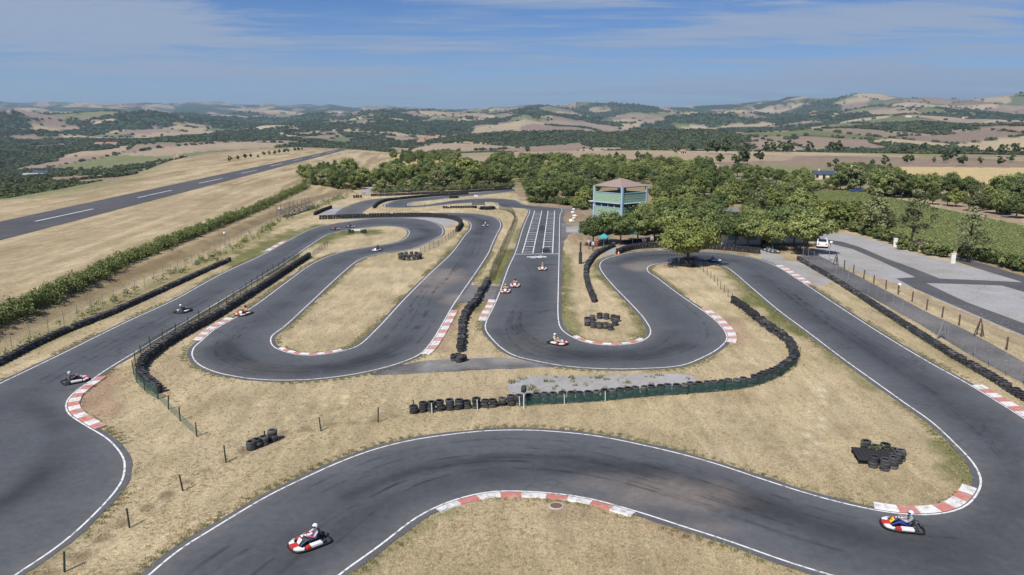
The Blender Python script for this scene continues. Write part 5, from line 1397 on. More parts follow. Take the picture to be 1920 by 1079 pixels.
def standing_mesh():
    J = {'pelvis': ((0, 0, .95), (.15, .11)), 'waist': ((0, 0, 1.10), (.135, .10)), 'chest': ((0, 0, 1.32), (.17, .115)), 'neck0': ((0, 0, 1.46), (.08, .07)), 'neck': ((.01, 0, 1.53), .052), 'head': ((.02, 0, 1.66), (.085, .105)), 'crown': ((.01, 0, 1.74), .06), 'nose': ((.115, 0, 1.64), .015)}
    E = [('pelvis', 'waist'), ('waist', 'chest'), ('chest', 'neck0'), ('neck0', 'neck'), ('neck', 'head'), ('head', 'crown'), ('head', 'nose')]
    bones = [('pelvis', 'waist', 0), ('waist', 'chest', 0), ('chest', 'neck0', 0), ('neck', 'head', 3), ('head', 'crown', 3)]
    for s, n in ((1, 'l'), (-1, 'r')):
        J.update({n + 'hip': ((0, s * .10, .90), .095), n + 'knee': ((.02, s * .12, .50), .062), n + 'ank': ((-.02, s * .13, .08), .042), n + 'toe': ((.13, s * .15, .035), .036),
                  n + 'sho': ((0, s * .19, 1.42), .066), n + 'elb': ((-.03, s * .27, 1.14), .046), n + 'wri': ((.06, s * .26, .90), .031)})
        E += [('pelvis', n + 'hip'), (n + 'hip', n + 'knee'), (n + 'knee', n + 'ank'), (n + 'ank', n + 'toe'), ('neck0', n + 'sho'), (n + 'sho', n + 'elb'), (n + 'elb', n + 'wri')]
        bones += [('pelvis', n + 'hip', 2), (n + 'hip', n + 'knee', 2), (n + 'knee', n + 'ank', 2), (n + 'ank', n + 'toe', 4), ('neck0', n + 'sho', 0), (n + 'sho', n + 'elb', 1), (n + 'elb', n + 'wri', 5)]
        hand(J, E, bones, n + 'wri', n, (.15, 0, -1), (1, 0, 0), (.1, -s * 1, -.2))
    return skin_body('body', J, E, 'pelvis', bones)
DRV, STD = driver_mesh(), standing_mesh()
for me_ in (DRV, STD):
    for _ in range(6): me_.materials.append(None)
SKIN = plain('skin', (.50, .30, .21), .55, var=.08)
CL = {}
def cloth(c):
    k = tuple(c)
    if k not in CL: CL[k] = plain('cloth_%d' % len(CL), c, .8, var=.15, scale=12)
    return CL[k]
SHOE = cloth((.03, .03, .03))
def sphere(r, sx=1, sy=1, sz=1, n=14, m=9, z0=-1.0, z1=1.0):
    mb = MB(); prof = []
    for i in range(m + 1):
        t = z0 + (z1 - z0) * i / m; t = math.sin(t * math.pi / 2)
        prof.append((max(r * math.sqrt(max(1 - t * t, 0)), .001), r * t))
    mb.lathe(prof, n); mb.v = [(x * sx, y * sy, z * sz) for x, y, z in mb.v]; return mb
HELM = {}
def helmet(c):
    if c not in HELM: HELM[c] = sphere(.140, 1.08, .95, 1.04).mesh('helmet', plain('helmet_%d' % len(HELM), c, .25, var=.05, spec=.6), True)
    return HELM[c]
VISOR = MB()
for i in range(9):
    pass
_v, _f = [], []
for i in range(11):
    a = math.radians(-75 + 15 * i)
    for z in (-.035, .045): _v.append((.158 * math.cos(a) * 1.02, .140 * math.sin(a), z))
for i in range(10): _f.append((2 * i, 2 * i + 2, 2 * i + 3, 2 * i + 1))
VISOR.add(_v, _f); VISOR = VISOR.mesh('visor', plain('visor', (.02, .022, .026), .12, var=0, spec=.8), True)
def dress(o, shirt, sleeve, trousers, fore):
    for i, m in enumerate((shirt, sleeve, trousers, SKIN, SHOE, fore)):
        o.material_slots[i].link = 'OBJECT'; o.material_slots[i].material = m
# --- kart parts, shared
KWHITE, KRED, KBLACK = plain('fairing_white', (.78, .77, .76), .3, var=.05, spec=.5), plain('fairing_red', (.52, .035, .03), .3, var=.08, spec=.5), plain('bumper_black', (.018, .018, .02), .55, var=.2)
KYEL, KGREY, KSEAT = plain('panel_yellow', (.85, .62, .03), .35, var=.05), plain('engine_metal', (.22, .22, .23), .4, .7, var=.2), plain('seat_grey', (.13, .17, .17), .5, var=.1)
def bar_loop(pts, z, r, n=6):
    mb = MB(); p = catmull(pts, 4, closed=True); p = np.vstack([p, p[:1]]); mb.tube([(x, y, z) for x, y in p], r, n, caps=False); return mb
def plate(poly, z0, z1, bev=.02):
    """bevelled fairing slab"""
    p = np.array(poly); c = p.mean(0); q = c + (p - c) * (1 - bev / max(np.ptp(p, axis=0).max() / 2, .01) * 2.2)
    n = len(p); mb = MB()
    v = [(*a, z0) for a in p] + [(*a, z1 - bev) for a in p] + [(*a, z1) for a in q]
    f = [tuple(range(n - 1, -1, -1)), tuple(2 * n + i for i in range(n))]
    for k in range(2): f += [(k * n + i, k * n + (i + 1) % n, (k + 1) * n + (i + 1) % n, (k + 1) * n + i) for i in range(n)]
    return mb.add(v, f)
KP_ = {}
mb = MB()
for s in (-1, 1):
    mb.tube([(-.85, s * .30, .10), (.1, s * .32, .09), (.55, s * .26, .10), (.80, s * .2, .11)], .018, 6)
for x in (-.80, -.45, .05, .55, .78): mb.tube([(x, -.3 if x < .5 else -.24, .10), (x, .3 if x < .5 else .24, .10)], .016, 6)
mb.tube([(-.58, -.62, .14), (-.58, .62, .14)], .02, 6); mb.tube([(.58, -.52, .13), (.58, .52, .13)], .016, 6)
KP_['chassis'] = mb.mesh('chassis', KGREY)
KP_['floor_tray'] = MB().prism([(-.15, -.3), (.75, -.2), (.75, .2), (-.15, .3)], .055, .075).mesh('floor_tray', KBLACK)
KP_['bumper'] = bar_loop([(1.0, -.30), (1.03, 0), (1.0, .30), (.86, .52), (.45, .67), (-.5, .69), (-.92, .66), (-1.02, .45), (-1.04, 0), (-1.02, -.45), (-.92, -.66), (-.5, -.69), (.45, -.67), (.86, -.52)], .105, .05, 8).mesh('bumper', KBLACK, True)
KP_['nose'] = plate([(.58, -.20), (.96, -.24), (1.02, -.12), (1.02, .12), (.96, .24), (.58, .20)], .12, .26).mesh('nose', KRED)
KP_['wing'] = plate([(.68, .21), (.96, .25), (.90, .44), (.55, .65), (.46, .56), (.64, .38)], .12, .25).mesh('wing', KWHITE)
KP_['side_pod'] = plate([(-.46, .40), (.16, .40), (.16, .67), (-.46, .69)], .08, .27).mesh('side_pod', KWHITE)
KP_['pod_tip'] = plate([(.165, .40), (.37, .43), (.43, .54), (.36, .66), (.165, .67)], .08, .265).mesh('pod_tip', KRED)
mb = plate([(-.14, -.17), (.14, -.12), (.14, .12), (-.14, .17)], 0, .03, .01)
KP_['front_panel'] = mb.mesh('front_panel', KWHITE)
KP_['number_panel'] = plate([(-.10, -.11), (.08, -.09), (.08, .09), (-.10, .11)], .031, .04, .004).mesh('number_panel', KYEL)
KP_['mark'] = MB().prism([(-.06, -.03), (.05, -.045), (.02, 0), (.05, .03), (-.05, .045), (-.02, 0)], .0405, .043).mesh('mark', KBLACK)
mb = MB(); rows = [(-.12, .10, .17), (-.30, .09, .19), (-.46, .14, .19), (-.56, .32, .19), (-.62, .52, .17), (-.64, .62, .12)]
v = []; f = []
for (x, z, hw) in rows:
    for t in np.linspace(-1, 1, 7): v.append((x + .10 * abs(t) ** 2 * (1 if x < -.4 else .2), t * hw, z + .11 * abs(t) ** 3))
for i in range(len(rows) - 1):
    for k in range(6): f.append((i * 7 + k, i * 7 + k + 1, (i + 1) * 7 + k + 1, (i + 1) * 7 + k))
mb.add(v, f); KP_['seat'] = mb.mesh('seat', KSEAT, True)
mb = MB(); mb.box(-.78, -.42, -.46, -.24, .10, .27)
for k in range(5): mb.box(-.74 + k * .06, -.71 + k * .06, -.45, -.25, .271, .36)
mb.tube([(-.8, -.35, .2), (-.95, -.3, .22), (-.95, .1, .2)], .04, 7)
KP_['engine'] = mb.mesh('engine', KGREY)
KP_['fuel_tank'] = plate([(.05, -.10), (.22, -.09), (.22, .09), (.05, .10)], .09, .22, .02).mesh('fuel_tank', KBLACK)
mb = MB(); mb.tube([(.62, 0, .12), (.20, 0, .50)], .014, 6); KP_['steering_column'] = mb.mesh('steering_column', KGREY)
mb = MB(); th = np.linspace(0, 2 * math.pi, 18)
mb.tube([(.0, .15 * math.cos(a), .15 * math.sin(a)) for a in th], .014, 6, caps=False); mb.box(-.008, .008, -.15, .15, -.012, .012)
KP_['steering_wheel'] = mb.mesh('steering_wheel', KBLACK)
def wheel_meshes(R, w):
    t = MB(); t.lathe([(R * .52, -w * .42), (R * .62, -w * .5), (R * .93, -w * .47), (R, -w * .3), (R, w * .3), (R * .93, w * .47), (R * .62, w * .5), (R * .52, w * .42)], 14, axis='y')
    r = MB(); r.lathe([(.01, -w * .18), (R * .40, -w * .22), (R * .54, -w * .44), (R * .54, w * .44), (R * .40, w * .22), (.01, w * .18)], 12, axis='y')
    return t.mesh('tyre', RUB, True), r.mesh('rim', KGREY)
WF, WR = wheel_meshes(.128, .125), wheel_meshes(.14, .19)
def make_kart(rear, nose, label, driver=None, wing=KWHITE, pod=KWHITE, tip=KRED, panel=KWHITE, num=False, s=.90, dlabel='', group='karts on the track', nosem=KRED):
    a, b_ = G(*rear), G(*nose); c = (a + b_) / 2; h = math.atan2(b_[1] - a[1], b_[0] - a[0])
    e = empty('kart', (c[0], c[1], .028), h, label, 'kart', group); e.scale = (s, s, s)
    def P(n, me, **k):
        o = put(n, me, e, **k); return o
    def M(o, m):
        o.material_slots[0].link = 'OBJECT'; o.material_slots[0].material = m; return o
    for n in ('chassis', 'floor_tray', 'bumper', 'seat', 'engine', 'fuel_tank', 'steering_column'): P(n, KP_[n])
    M(P('nose', KP_['nose']), nosem)
    for sy in (1, -1):
        M(P('wing', KP_['wing'], scale=(1, sy, 1)), wing)
        M(P('side_pod', KP_['side_pod'], scale=(1, sy, 1)), pod); M(P('pod_tip', KP_['pod_tip'], scale=(1, sy, 1)), tip)
    fp = M(P('front_panel', KP_['front_panel'], loc=(.50, 0, .36), rot=(0, math.radians(-48 + 180), 0)), panel); fp.rotation_euler = (0, math.radians(52), 0)
    if num:
        put('number_panel', KP_['number_panel'], fp); put('mark', KP_['mark'], fp)
    P('steering_wheel', KP_['steering_wheel'], loc=(.20, 0, .51), rot=(0, math.radians(-38), 0))
    for x, y, W, n in ((.58, .50, WF, 'f'), (.58, -.50, WF, 'f'), (-.58, .56, WR, 'r'), (-.58, -.56, WR, 'r')):
        w_ = empty('wheel', (x, y, .128 if n == 'f' else .14)); w_.parent = e
        put('tyre', W[0], w_); put('rim', W[1], w_)
    if driver:
        shirt, sleeve, trous, fore, hc = driver
        p = empty('person', (c[0], c[1], .028), h, dlabel, 'person', 'kart drivers'); p.scale = (.94, .94, .94)
        bo = put('body', DRV, p); dress(bo, cloth(shirt), cloth(sleeve), cloth(trous), SKIN if fore is None else cloth(fore))
        hm = put('helmet', helmet(hc), p, (-.38, 0, .845)); put('visor', VISOR, hm, (0, 0, .01))
    return e
GREYC, NAVY, BLACKC, CREAM, TAN = (.26, .28, .30), (.035, .055, .13), (.02, .02, .024), (.62, .52, .34), (.50, .36, .22)
make_kart((607, 1011), (551, 1032), 'red and white kart nearest the camera on the front bend', ((.10, .12, .16), (.62, .45, .50), (.055, .08, .12), (.62, .08, .22), (.78, .80, .80)), dlabel='driver with pink sleeves and white helmet in the nearest kart')
make_kart((1724, 993), (1656, 986), 'white and red kart with yellow front panel at the tight right bend', (GREYC, GREYC, (.02, .05, .26), None, (.66, .70, .78)), num=True, dlabel='driver in grey shirt, blue trousers and silver helmet at the tight bend', panel=KYEL)
make_kart((124, 720), (160, 713), 'white kart beside the left bend kerb', ((.16, .03, .05), (.10, .03, .04), BLACKC, BLACKC, (.35, .55, .75)), dlabel='driver with light blue helmet beside the left bend kerb', tip=KWHITE)
make_kart((333, 589), (356, 582), 'white and black kart halfway up the left straight', (BLACKC, BLACKC, NAVY, BLACKC, (.60, .70, .80)), dlabel='dark-clothed driver halfway up the left straight', wing=KBLACK, nosem=KBLACK)
make_kart((467, 587), (447, 594), 'orange and white kart entering the first hairpin', ((.60, .30, .16), (.6, .3, .16), BLACKC, (.6, .3, .16), (.03, .03, .03)), dlabel='driver with black helmet and orange top entering the first hairpin')
make_kart((1029, 641.5), (1064, 649), 'white kart with black rear in the second hairpin', (CREAM, CREAM, (.45, .40, .28), None, (.72, .70, .76)), dlabel='driver in cream clothes and pale helmet in the second hairpin', pod=KWHITE)
make_kart((949, 543), (946, 553.5), 'left kart of the close pair on the start straight', (TAN, TAN, (.4, .3, .2), None, (.70, .62, .45)), dlabel='driver in tan top in the left kart of the close pair')
make_kart((967, 532.5), (964, 542.5), 'right kart of the close pair on the start straight', ((.55, .25, .18), TAN, (.35, .25, .2), None, (.04, .04, .05)), dlabel='driver with dark helmet in the right kart of the close pair')
make_kart((1018, 501.5), (1016, 511), 'kart just past the start line', (TAN, BLACKC, TAN, TAN, (.65, .55, .4)), dlabel='driver just past the start line')
make_kart((909, 428), (911.5, 422.5), 'grey kart climbing the back straight near the far bend', (GREYC, GREYC, NAVY, GREYC, (.7, .72, .75)), dlabel='grey-clothed driver on the back straight near the far bend', nosem=KWHITE, tip=KWHITE)
make_kart((713, 469), (700, 472.5), 'white kart leaving the far left hairpin', (BLACKC, BLACKC, BLACKC, BLACKC, (.05, .05, .06)), dlabel='driver in black leaving the far left hairpin', nosem=KWHITE)
make_kart((622, 432.5), (637, 430), 'rear kart of the pair on the far left bend', ((.45, .04, .04), (.45, .04, .04), BLACKC, (.45, .04, .04), (.5, .06, .06)), dlabel='driver in red in the rear kart of the far left pair')
make_kart((651, 427.6), (665, 425.8), 'front kart of the pair on the far left bend', (BLACKC, BLACKC, NAVY, BLACKC, (.06, .06, .08)), dlabel='driver in black in the front kart of the far left pair')
make_kart((1328, 489.5), (1353, 491), 'white kart passing under the lone tree', ((.12, .17, .40), (.12, .17, .40), (.12, .15, .33), (.12, .17, .40), (.80, .80, .80)), dlabel='driver in blue with white helmet under the lone tree', nosem=KWHITE, tip=KWHITE)
for i, (r_, n_) in enumerate([((1436, 472), (1444, 469)), ((1443, 474), (1451, 471)), ((1450, 476), (1458, 473)), ((1434, 466), (1441, 464))]):
    make_kart(r_, n_, 'parked black and white kart in the cluster under the paddock trees', group='karts parked under the trees', wing=KBLACK, tip=KBLACK, nosem=KWHITE)
HAIR = plain('hair', (.05, .035, .025), .7, var=.2)
hairm = sphere(.112, 1.0, .92, 1.05, 12, 6, -.15, 1.0).mesh('hair', HAIR, True)
def person(px, py, rz, shirt, trous, label):
    q = G(px, py); p = empty('person', (q[0], q[1], 0), rz, label, 'person')
    bo = put('body', STD, p); dress(bo, cloth(shirt), cloth(shirt), cloth(trous), SKIN)
    put('hair', hairm, p, (-.005, 0, 1.68)); return p
person(1112, 471.5, -1.2, (.72, .72, .72), (.03, .03, .04), 'person in white top and dark trousers near the tyre-clad pole')
person(1104, 467.5, -.6, (.65, .60, .58), (.25, .2, .2), 'person in pale clothes left of the red-clothed one')
person(1119, 468, 2.0, (.45, .10, .10), (.30, .10, .10), 'person in red under the leftmost paddock tree')
person(1207.5, 461.5, -1.5, (.08, .10, .30), (.04, .05, .12), 'person in blue behind the top bend tyre wall')
person(1222, 460.5, -1.8, (.55, .55, .55), (.03, .03, .03), 'person in grey top behind the top bend tyre wall')
# ------------------------------------------------------------------ buildings
BLUE = plain('tower_blue', (.33, .47, .60), .6, var=.10, scale=2)
TGREEN = plain('tower_green', (.30, .43, .30), .7, var=.22, scale=3)
TEAL = plain('tower_teal', (.22, .40, .40), .6, var=.12, scale=2)
ROOFP = plain('roof_brown', (.31, .235, .205), .8, var=.12, scale=2)
GLASS = plain('window_glass', (.02, .025, .03), .12, var=.1, spec=.7)
WHITEW = plain('white_wall', (.70, .68, .63), .8, var=.12, scale=2)
CREAMW = plain('cream_wall', (.62, .52, .40), .85, var=.12, scale=2)
TILE = plain('clay_tiles', (.38, .20, .135), .85, var=.2, scale=2)
SLATE = plain('dark_blue_roof', (.055, .075, .12), .6, var=.15, scale=2)
cL, cN, cR = G(1118, 432.5), G(1164.5, 438.5), G(1216, 432)
# square plan from the near corner
d1 = cL - cN; d2 = cR - cN
SIDE = 7.0
mid_az = math.atan2(*((d1 / np.linalg.norm(d1) + d2 / np.linalg.norm(d2))[::-1]))
tw = empty('control_tower', (cN[0], cN[1], 0), mid_az - math.pi / 4, 'blue and green control tower with a brown hipped roof among the trees', 'tower')
S = SIDE; t_ = .12
for x, y in ((0, 0), (S, 0), (0, S), (S, S)):
    MB().box(x - .19, x + .19, y - .19, y + .19, 0, 8.62).build('post', BLUE, tw)
def face_boards(z0, z1, n, off=.0):
    hgt = (z1 - z0) / n
    for k in range(n):
        a, b_ = z0 + k * hgt + .012, z0 + (k + 1) * hgt - .012
        MB().box(.2, S - .2, -.06 - .02 * (k % 2), .05, a, b_).build('board', TGREEN, tw)
        MB().box(-.06 - .02 * (k % 2), .05, .2, S - .2, a, b_).build('board', TGREEN, tw)
    MB().box(.2, S - .2, S - .05, S + .06, z0, z1).build('wall', TGREEN, tw); MB().box(S - .05, S + .06, .2, S - .2, z0, z1).build('wall', TGREEN, tw)
face_boards(3.15, 4.70, 6); face_boards(5.62, 7.42, 7)
for z0, z1 in ((3.02, 3.14), (4.705, 4.80), (5.53, 5.615), (7.425, 7.52)):
    MB().box(.195, S - .195, -.13, .13, z0, z1).build('trim', BLUE, tw); MB().box(-.13, .13, .195, S - .195, z0, z1).build('trim', BLUE, tw)
for z in (3.0, 5.5): MB().box(.10, S - .10, .10, S - .10, z, z + .10 if z < 4 else z + .025).build('floor_slab', TEAL, tw)
# window band
for face in (0, 1):
    n = 4
    for k in range(n):
        a, b_ = .25 + k * (S - .5) / n + .07, .25 + (k + 1) * (S - .5) / n - .07
        win = (MB().box(a, b_, .02, .06, 4.83, 5.50) if face == 0 else MB().box(.02, .06, a, b_, 4.83, 5.50)).build('window', GLASS, tw)
        fr_m = MB()
        for (u0, u1) in ((a - .06, a - .001), (b_ + .001, b_ + .06)):
            if face == 0: fr_m.box(u0, u1, -.03, .09, 4.805, 5.525)
            else: fr_m.box(-.03, .09, u0, u1, 4.805, 5.525)
        fr_m.build('frame', WHITEW if k % 2 else BLUE, win)
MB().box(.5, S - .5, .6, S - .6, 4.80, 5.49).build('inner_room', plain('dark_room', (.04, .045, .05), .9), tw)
# visor ledge over the windows and the small landing
for face in (0, 1):
    v = [(.3, -.14, 5.60), (S - .3, -.14, 5.60), (S - .3, -.42, 5.53), (.3, -.42, 5.53)]; v += [(x, y, z + .05) for x, y, z in v]
    if face: v = [(y, x, z) for x, y, z in v]
    MB().add(v, [(0, 1, 2, 3), (7, 6, 5, 4), (0, 4, 5, 1), (1, 5, 6, 2), (2, 6, 7, 3), (3, 7, 4, 0)]).build('sun_shade', BLUE, tw)
MB().box(-.5, .3, S - .1, S + 1.1, 5.55, 5.68).build('landing', WHITEW, tw)
# ground storey
MB().box(.8, S - .6, 1.4, S - .5, 0, 2.99).build('ground_wall', TEAL, tw)
for x in (2.4, 4.9): MB().box(x - .12, x + .12, -.1, .14, 0, 3.01).build('post', TEAL, tw); MB().box(-.1, .14, x - .12, x + .12, 0, 3.01).build('post', TEAL, tw)
for k, x in enumerate((1.4, 3.4, 5.2)): MB().box(x, x + 1.1, 1.36, 1.398, 0.1, 2.2).build('door', BLUE if k else GLASS, tw)
# roof: four faces with ridge caps
O = .15; z0 = 8.62; ap = (S / 2, S / 2, 10.05); cs = [(-O, -O, z0), (S + O, -O, z0), (S + O, S + O, z0), (-O, S + O, z0)]
MB().add(cs + [(x, y, z - .12) for x, y, z in cs], [(3, 2, 1, 0), (4, 5, 6, 7), (0, 1, 5, 4), (1, 2, 6, 5), (2, 3, 7, 6), (3, 0, 4, 7)]).build('soffit', plain('eave', (.10, .085, .08), .8), tw)
ro = MB()
for k in range(4):
    a, b_ = cs[k], cs[(k + 1) % 4]; ro.add([(a[0], a[1], a[2] + .01), (b_[0], b_[1], b_[2] + .01), ap], [(0, 1, 2)])
ro = ro.build('roof', ROOFP, tw)
for c in cs: MB().tube([(c[0], c[1], c[2] + .03), (ap[0], ap[1], ap[2] + .03)], .06, 5).build('ridge_cap', ROOFP, ro)
for (x, y) in ((2.2, 2.0), (4.6, 3.4)): MB().box(x, x + .5, y, y + .5, 7.43, 8.1).build('rooftop_box', TEAL, tw)

def house(px, py, w, d, h, rz, wall, roof, label, r=None, pitch=.45, win=3, name='house', cat='house', group=None, hip=False):
    if r is None: q = G(px, py)
    else:
        az = math.atan((px - 960) * CP / FPX); q = np.array((r * math.sin(az), r * math.cos(az)))
    e = empty(name, (q[0], q[1], float(terrain_z([q[0]], [q[1]])[0]) - .3), rz, label, cat, group)
    wm = MB().box(-w / 2, w / 2, -d / 2, d / 2, 0, h)
    rh = d / 2 * pitch
    wm.add([(-w / 2, -d / 2, h), (-w / 2, d / 2, h), (-w / 2, 0, h + rh)], [(2, 1, 0)]).add([(w / 2, -d / 2, h), (w / 2, d / 2, h), (w / 2, 0, h + rh)], [(0, 1, 2)])
    wm.build('wall', wall, e)
    o = .35
    ra_, rb_ = [(-w / 2 - o, -d / 2 - o, h - .1), (w / 2 + o, -d / 2 - o, h - .1), (w / 2 + o, 0, h + rh + .12), (-w / 2 - o, 0, h + rh + .12)], [(-w / 2 - o, d / 2 + o, h - .1), (w / 2 + o, d / 2 + o, h - .1), (w / 2 + o, 0, h + rh + .12), (-w / 2 - o, 0, h + rh + .12)]
    rm = MB()
    for s_, f in ((ra_, 1), (rb_, -1)):
        v = s_ + [(x, y, z + .15) for x, y, z in s_]
        rm.add(v, [(0, 1, 2, 3), (7, 6, 5, 4), (0, 4, 5, 1), (1, 5, 6, 2), (2, 6, 7, 3), (3, 7, 4, 0)])
    rf = rm.build('roof', roof, e)
    MB().box(-w * .28, -w * .28 + .6, -.3, .3, h + rh * .5, h + rh + .9).build('chimney', wall, rf)
    for k in range(win):
        x = -w / 2 + (k + .5) * w / win
        dr = (k == win // 2)
        wn_ = MB().box(x - .5, x + .5, -d / 2 - .04, -d / 2 + .02, 0 if dr else .9, 2.1).build('door' if dr else 'window', GLASS, e)
        if not dr: MB().box(x - .6, x + .6, -d / 2 - .12, -d / 2 - .041, .80, .89).build('sill', wall, wn_)
    return e
house(1543, 336, 7.5, 5, 2.3, -.25, CREAMW, SLATE, 'cream house with dark blue roof beyond the green field', win=3)
house(1597, 332, 2.6, 3, 3.6, .5, CREAMW, TILE, 'narrow cream house half hidden by trees', win=2)
house(333, 0, 8.5, 6, 3.6, .25, WHITEW, TILE, 'white farmhouse behind the edge of the airfield', r=640, win=4)
house(48, 0, 18, 10, 4, .2, WHITEW, plain('sheet_roof', (.45, .47, .50), .5, .3), 'long grey farm building in the left valley', r=1150, win=4, name='farm_building', cat='farm')
house(66, 0, 18, 10, 6, .2, WHITEW, SLATE, 'dark-roofed barn beside the grey farm building', r=1180, win=3, name='barn', cat='barn')
house(1282, 0, 5, 4, 2.4, .1, CREAMW, TILE, 'small house with red roof at the edge of the pale field', r=640, win=3)
house(1438, 0, 14, 9, 4.5, .4, WHITEW, TILE, 'white farm on the right skyline slope', r=3300, name='house')
vr = random.Random(5)
for k in range(30):
    px = vr.gauss(812, 20); r = 2150 + (px - 812) * 3 + vr.uniform(-160, 220)
    house(px, 0, vr.uniform(9, 17), vr.uniform(8, 12), vr.uniform(5, 8), vr.uniform(-.8, .8), vr.choice([WHITEW, CREAMW]), TILE, 'pale house with red tiled roof in the distant village', r=r, win=2, group='houses of the distant village')
for px, r, lab in [(980,4600,'pale farm on the middle hills'), (1545,3000,'farm with red roof on the right hillside'), (1806,3600,'white farm high on the right slope'), (1700,3300,'pale farmhouse near the right ridge'), (100,3300,'house in the left valley hamlet'),
                   (62,3200,'house left of the left valley hamlet'), (185,1900,'white barn on the left valley floor'), (207,1880,'small white barn beside another on the valley floor'), (640,5200,'pale farm on the far blue hills'), (1890,3400,'pale farm at the right edge of the hills')]:
    house(px, 0, 22, 12, 7, vr.uniform(-.5, .5), WHITEW, TILE, lab, r=r, win=3)

# paddock shelters glimpsed between the trunks
def parasol(px, py, rad, label):
    q = G(px, py); e = empty('parasol', (q[0], q[1], 0), .3, label, 'parasol')
    MB().tube([(0, 0, 0), (0, 0, 2.3)], .03, 8).build('pole', BEAM, e)
    n = 8; mb = MB(); cv = [(0, 0, 2.55)] + [(rad * math.cos(2 * math.pi * k / n), rad * math.sin(2 * math.pi * k / n), 2.0) for k in range(n)] + [(rad * 1.01 * math.cos(2 * math.pi * k / n), rad * 1.01 * math.sin(2 * math.pi * k / n), 1.82) for k in range(n)]
    mb.add(cv, [(0, 1 + k, 1 + (k + 1) % n) for k in range(n)] + [(1 + k, 9 + k, 9 + (k + 1) % n, 1 + (k + 1) % n) for k in range(n)]).build('canopy', plain('turquoise_cloth', (.06, .34, .36), .7), e)
    MB().lathe([(.02, 0), (.3, 0), (.28, .08), (.04, .1)], 12).build('base', KGREY, e)
parasol(1132, 467, .95, 'turquoise parasol beside the leftmost paddock trees')
parasol(1186, 458, .95, 'turquoise parasol behind the low paddock tyre wall')
def hut(px, py, w, d, h, rz, wall, label):
    q = G(px, py); e = empty('paddock_hut', (q[0], q[1], 0), rz, label, 'hut')
    MB().box(-w / 2, w / 2, -d / 2, d / 2, 0, h).build('wall', wall, e)
    MB().box(-w / 2 - .3, w / 2 + .3, -d / 2 - .3, d / 2 + .3, h + .004, h + .14).build('roof', GALV, e)
    for k in range(3): MB().box(-w / 2 + .5 + k * w / 3, -w / 2 + .5 + k * w / 3 + w / 5, -d / 2 - .05, -d / 2 + .02, .8 if k else 0, 2.1).build('shutter', TEAL if k else GLASS, e)
hut(1368, 455, 9, 5, 2.7, .0, WHITEW, 'white and turquoise paddock hut hidden behind the trees')
hut(1452, 452, 8, 5, 2.6, .1, WHITEW, 'white shed behind the parked karts')
hut(1330, 425, 10, 6, 3.2, .1, plain('grey_shed', (.36, .38, .40), .7), 'grey roofed shed in the wood behind the paddock')

# ------------------------------------------------------------------ cars
def car(px, py, rz, colr, label, z=0.0):
    q = G(px, py); e = empty('parked_car', (q[0], q[1], z), rz, label, 'car')
    pm = plain('car_paint_' + label.split()[0], colr, .25, var=.04, spec=.6)
    prof = [(-2.1, .35), (-2.12, .75), (-1.95, .92), (-1.2, .98), (-.75, 1.42), (.55, 1.46), (1.15, 1.02), (1.9, .88), (2.1, .70), (2.12, .35)]
    mb = MB(); n = len(prof)
    def sec(y, k): return [(x, y * (.82 if z_ > 1.1 else 1), z_) for x, z_ in prof]
    v = sec(-.86, 0) + sec(.86, 0)
    mb.add(v, [tuple(range(n)), tuple(range(2 * n - 1, n - 1, -1))] + [(i, n + i, n + (i + 1) % n, (i + 1) % n) for i in range(n)]).build('body', pm, e)
    gl = MB()
    for s in (-1, 1): gl.add([(-1.1, s * .868, 1.0), (1.05, s * .868, 1.03), (.5, s * .75, 1.40), (-.7, s * .75, 1.37)], [(0, 1, 2, 3) if s < 0 else (3, 2, 1, 0)])
    gl.build('side_window', GLASS, e)
    MB().add([(1.13, -.66, 1.05), (1.13, .66, 1.05), (.58, .62, 1.45), (.58, -.62, 1.45)], [(0, 1, 2, 3)]).xform(Matrix.Translation((.03, 0, .01))).build('windscreen', GLASS, e)
    MB().add([(-1.18, -.66, 1.0), (-1.18, .66, 1.0), (-.78, .62, 1.40), (-.78, -.62, 1.40)], [(3, 2, 1, 0)]).xform(Matrix.Translation((-.03, 0, .01))).build('rear_window', GLASS, e)
    for x in (-1.3, 1.3):
        for y in (-.84, .84):
            w_ = empty('wheel', (x, y, .31)); w_.parent = e
            put('tyre', CARW[0], w_); put('rim', CARW[1], w_)
    for y in (-.6, .6):
        MB().box(2.06, 2.14, y - .17, y + .17, .62, .76).build('headlight', BEAM, e); MB().box(-2.14, -2.06, y - .15, y + .15, .66, .84).build('tail_light', KRED, e)
CARW = wheel_meshes(.31, .21)
car(1541, 463, 1.2, (.78, .78, .78), 'white car at the car park entrance beside the tree')
car(1495, 346, .2, (.10, .16, .34), 'blue car parked on the brown strip beyond the paddock wood')
car(1606, 361, .1, (.05, .09, .20), 'dark blue car on the lane beyond the green field')

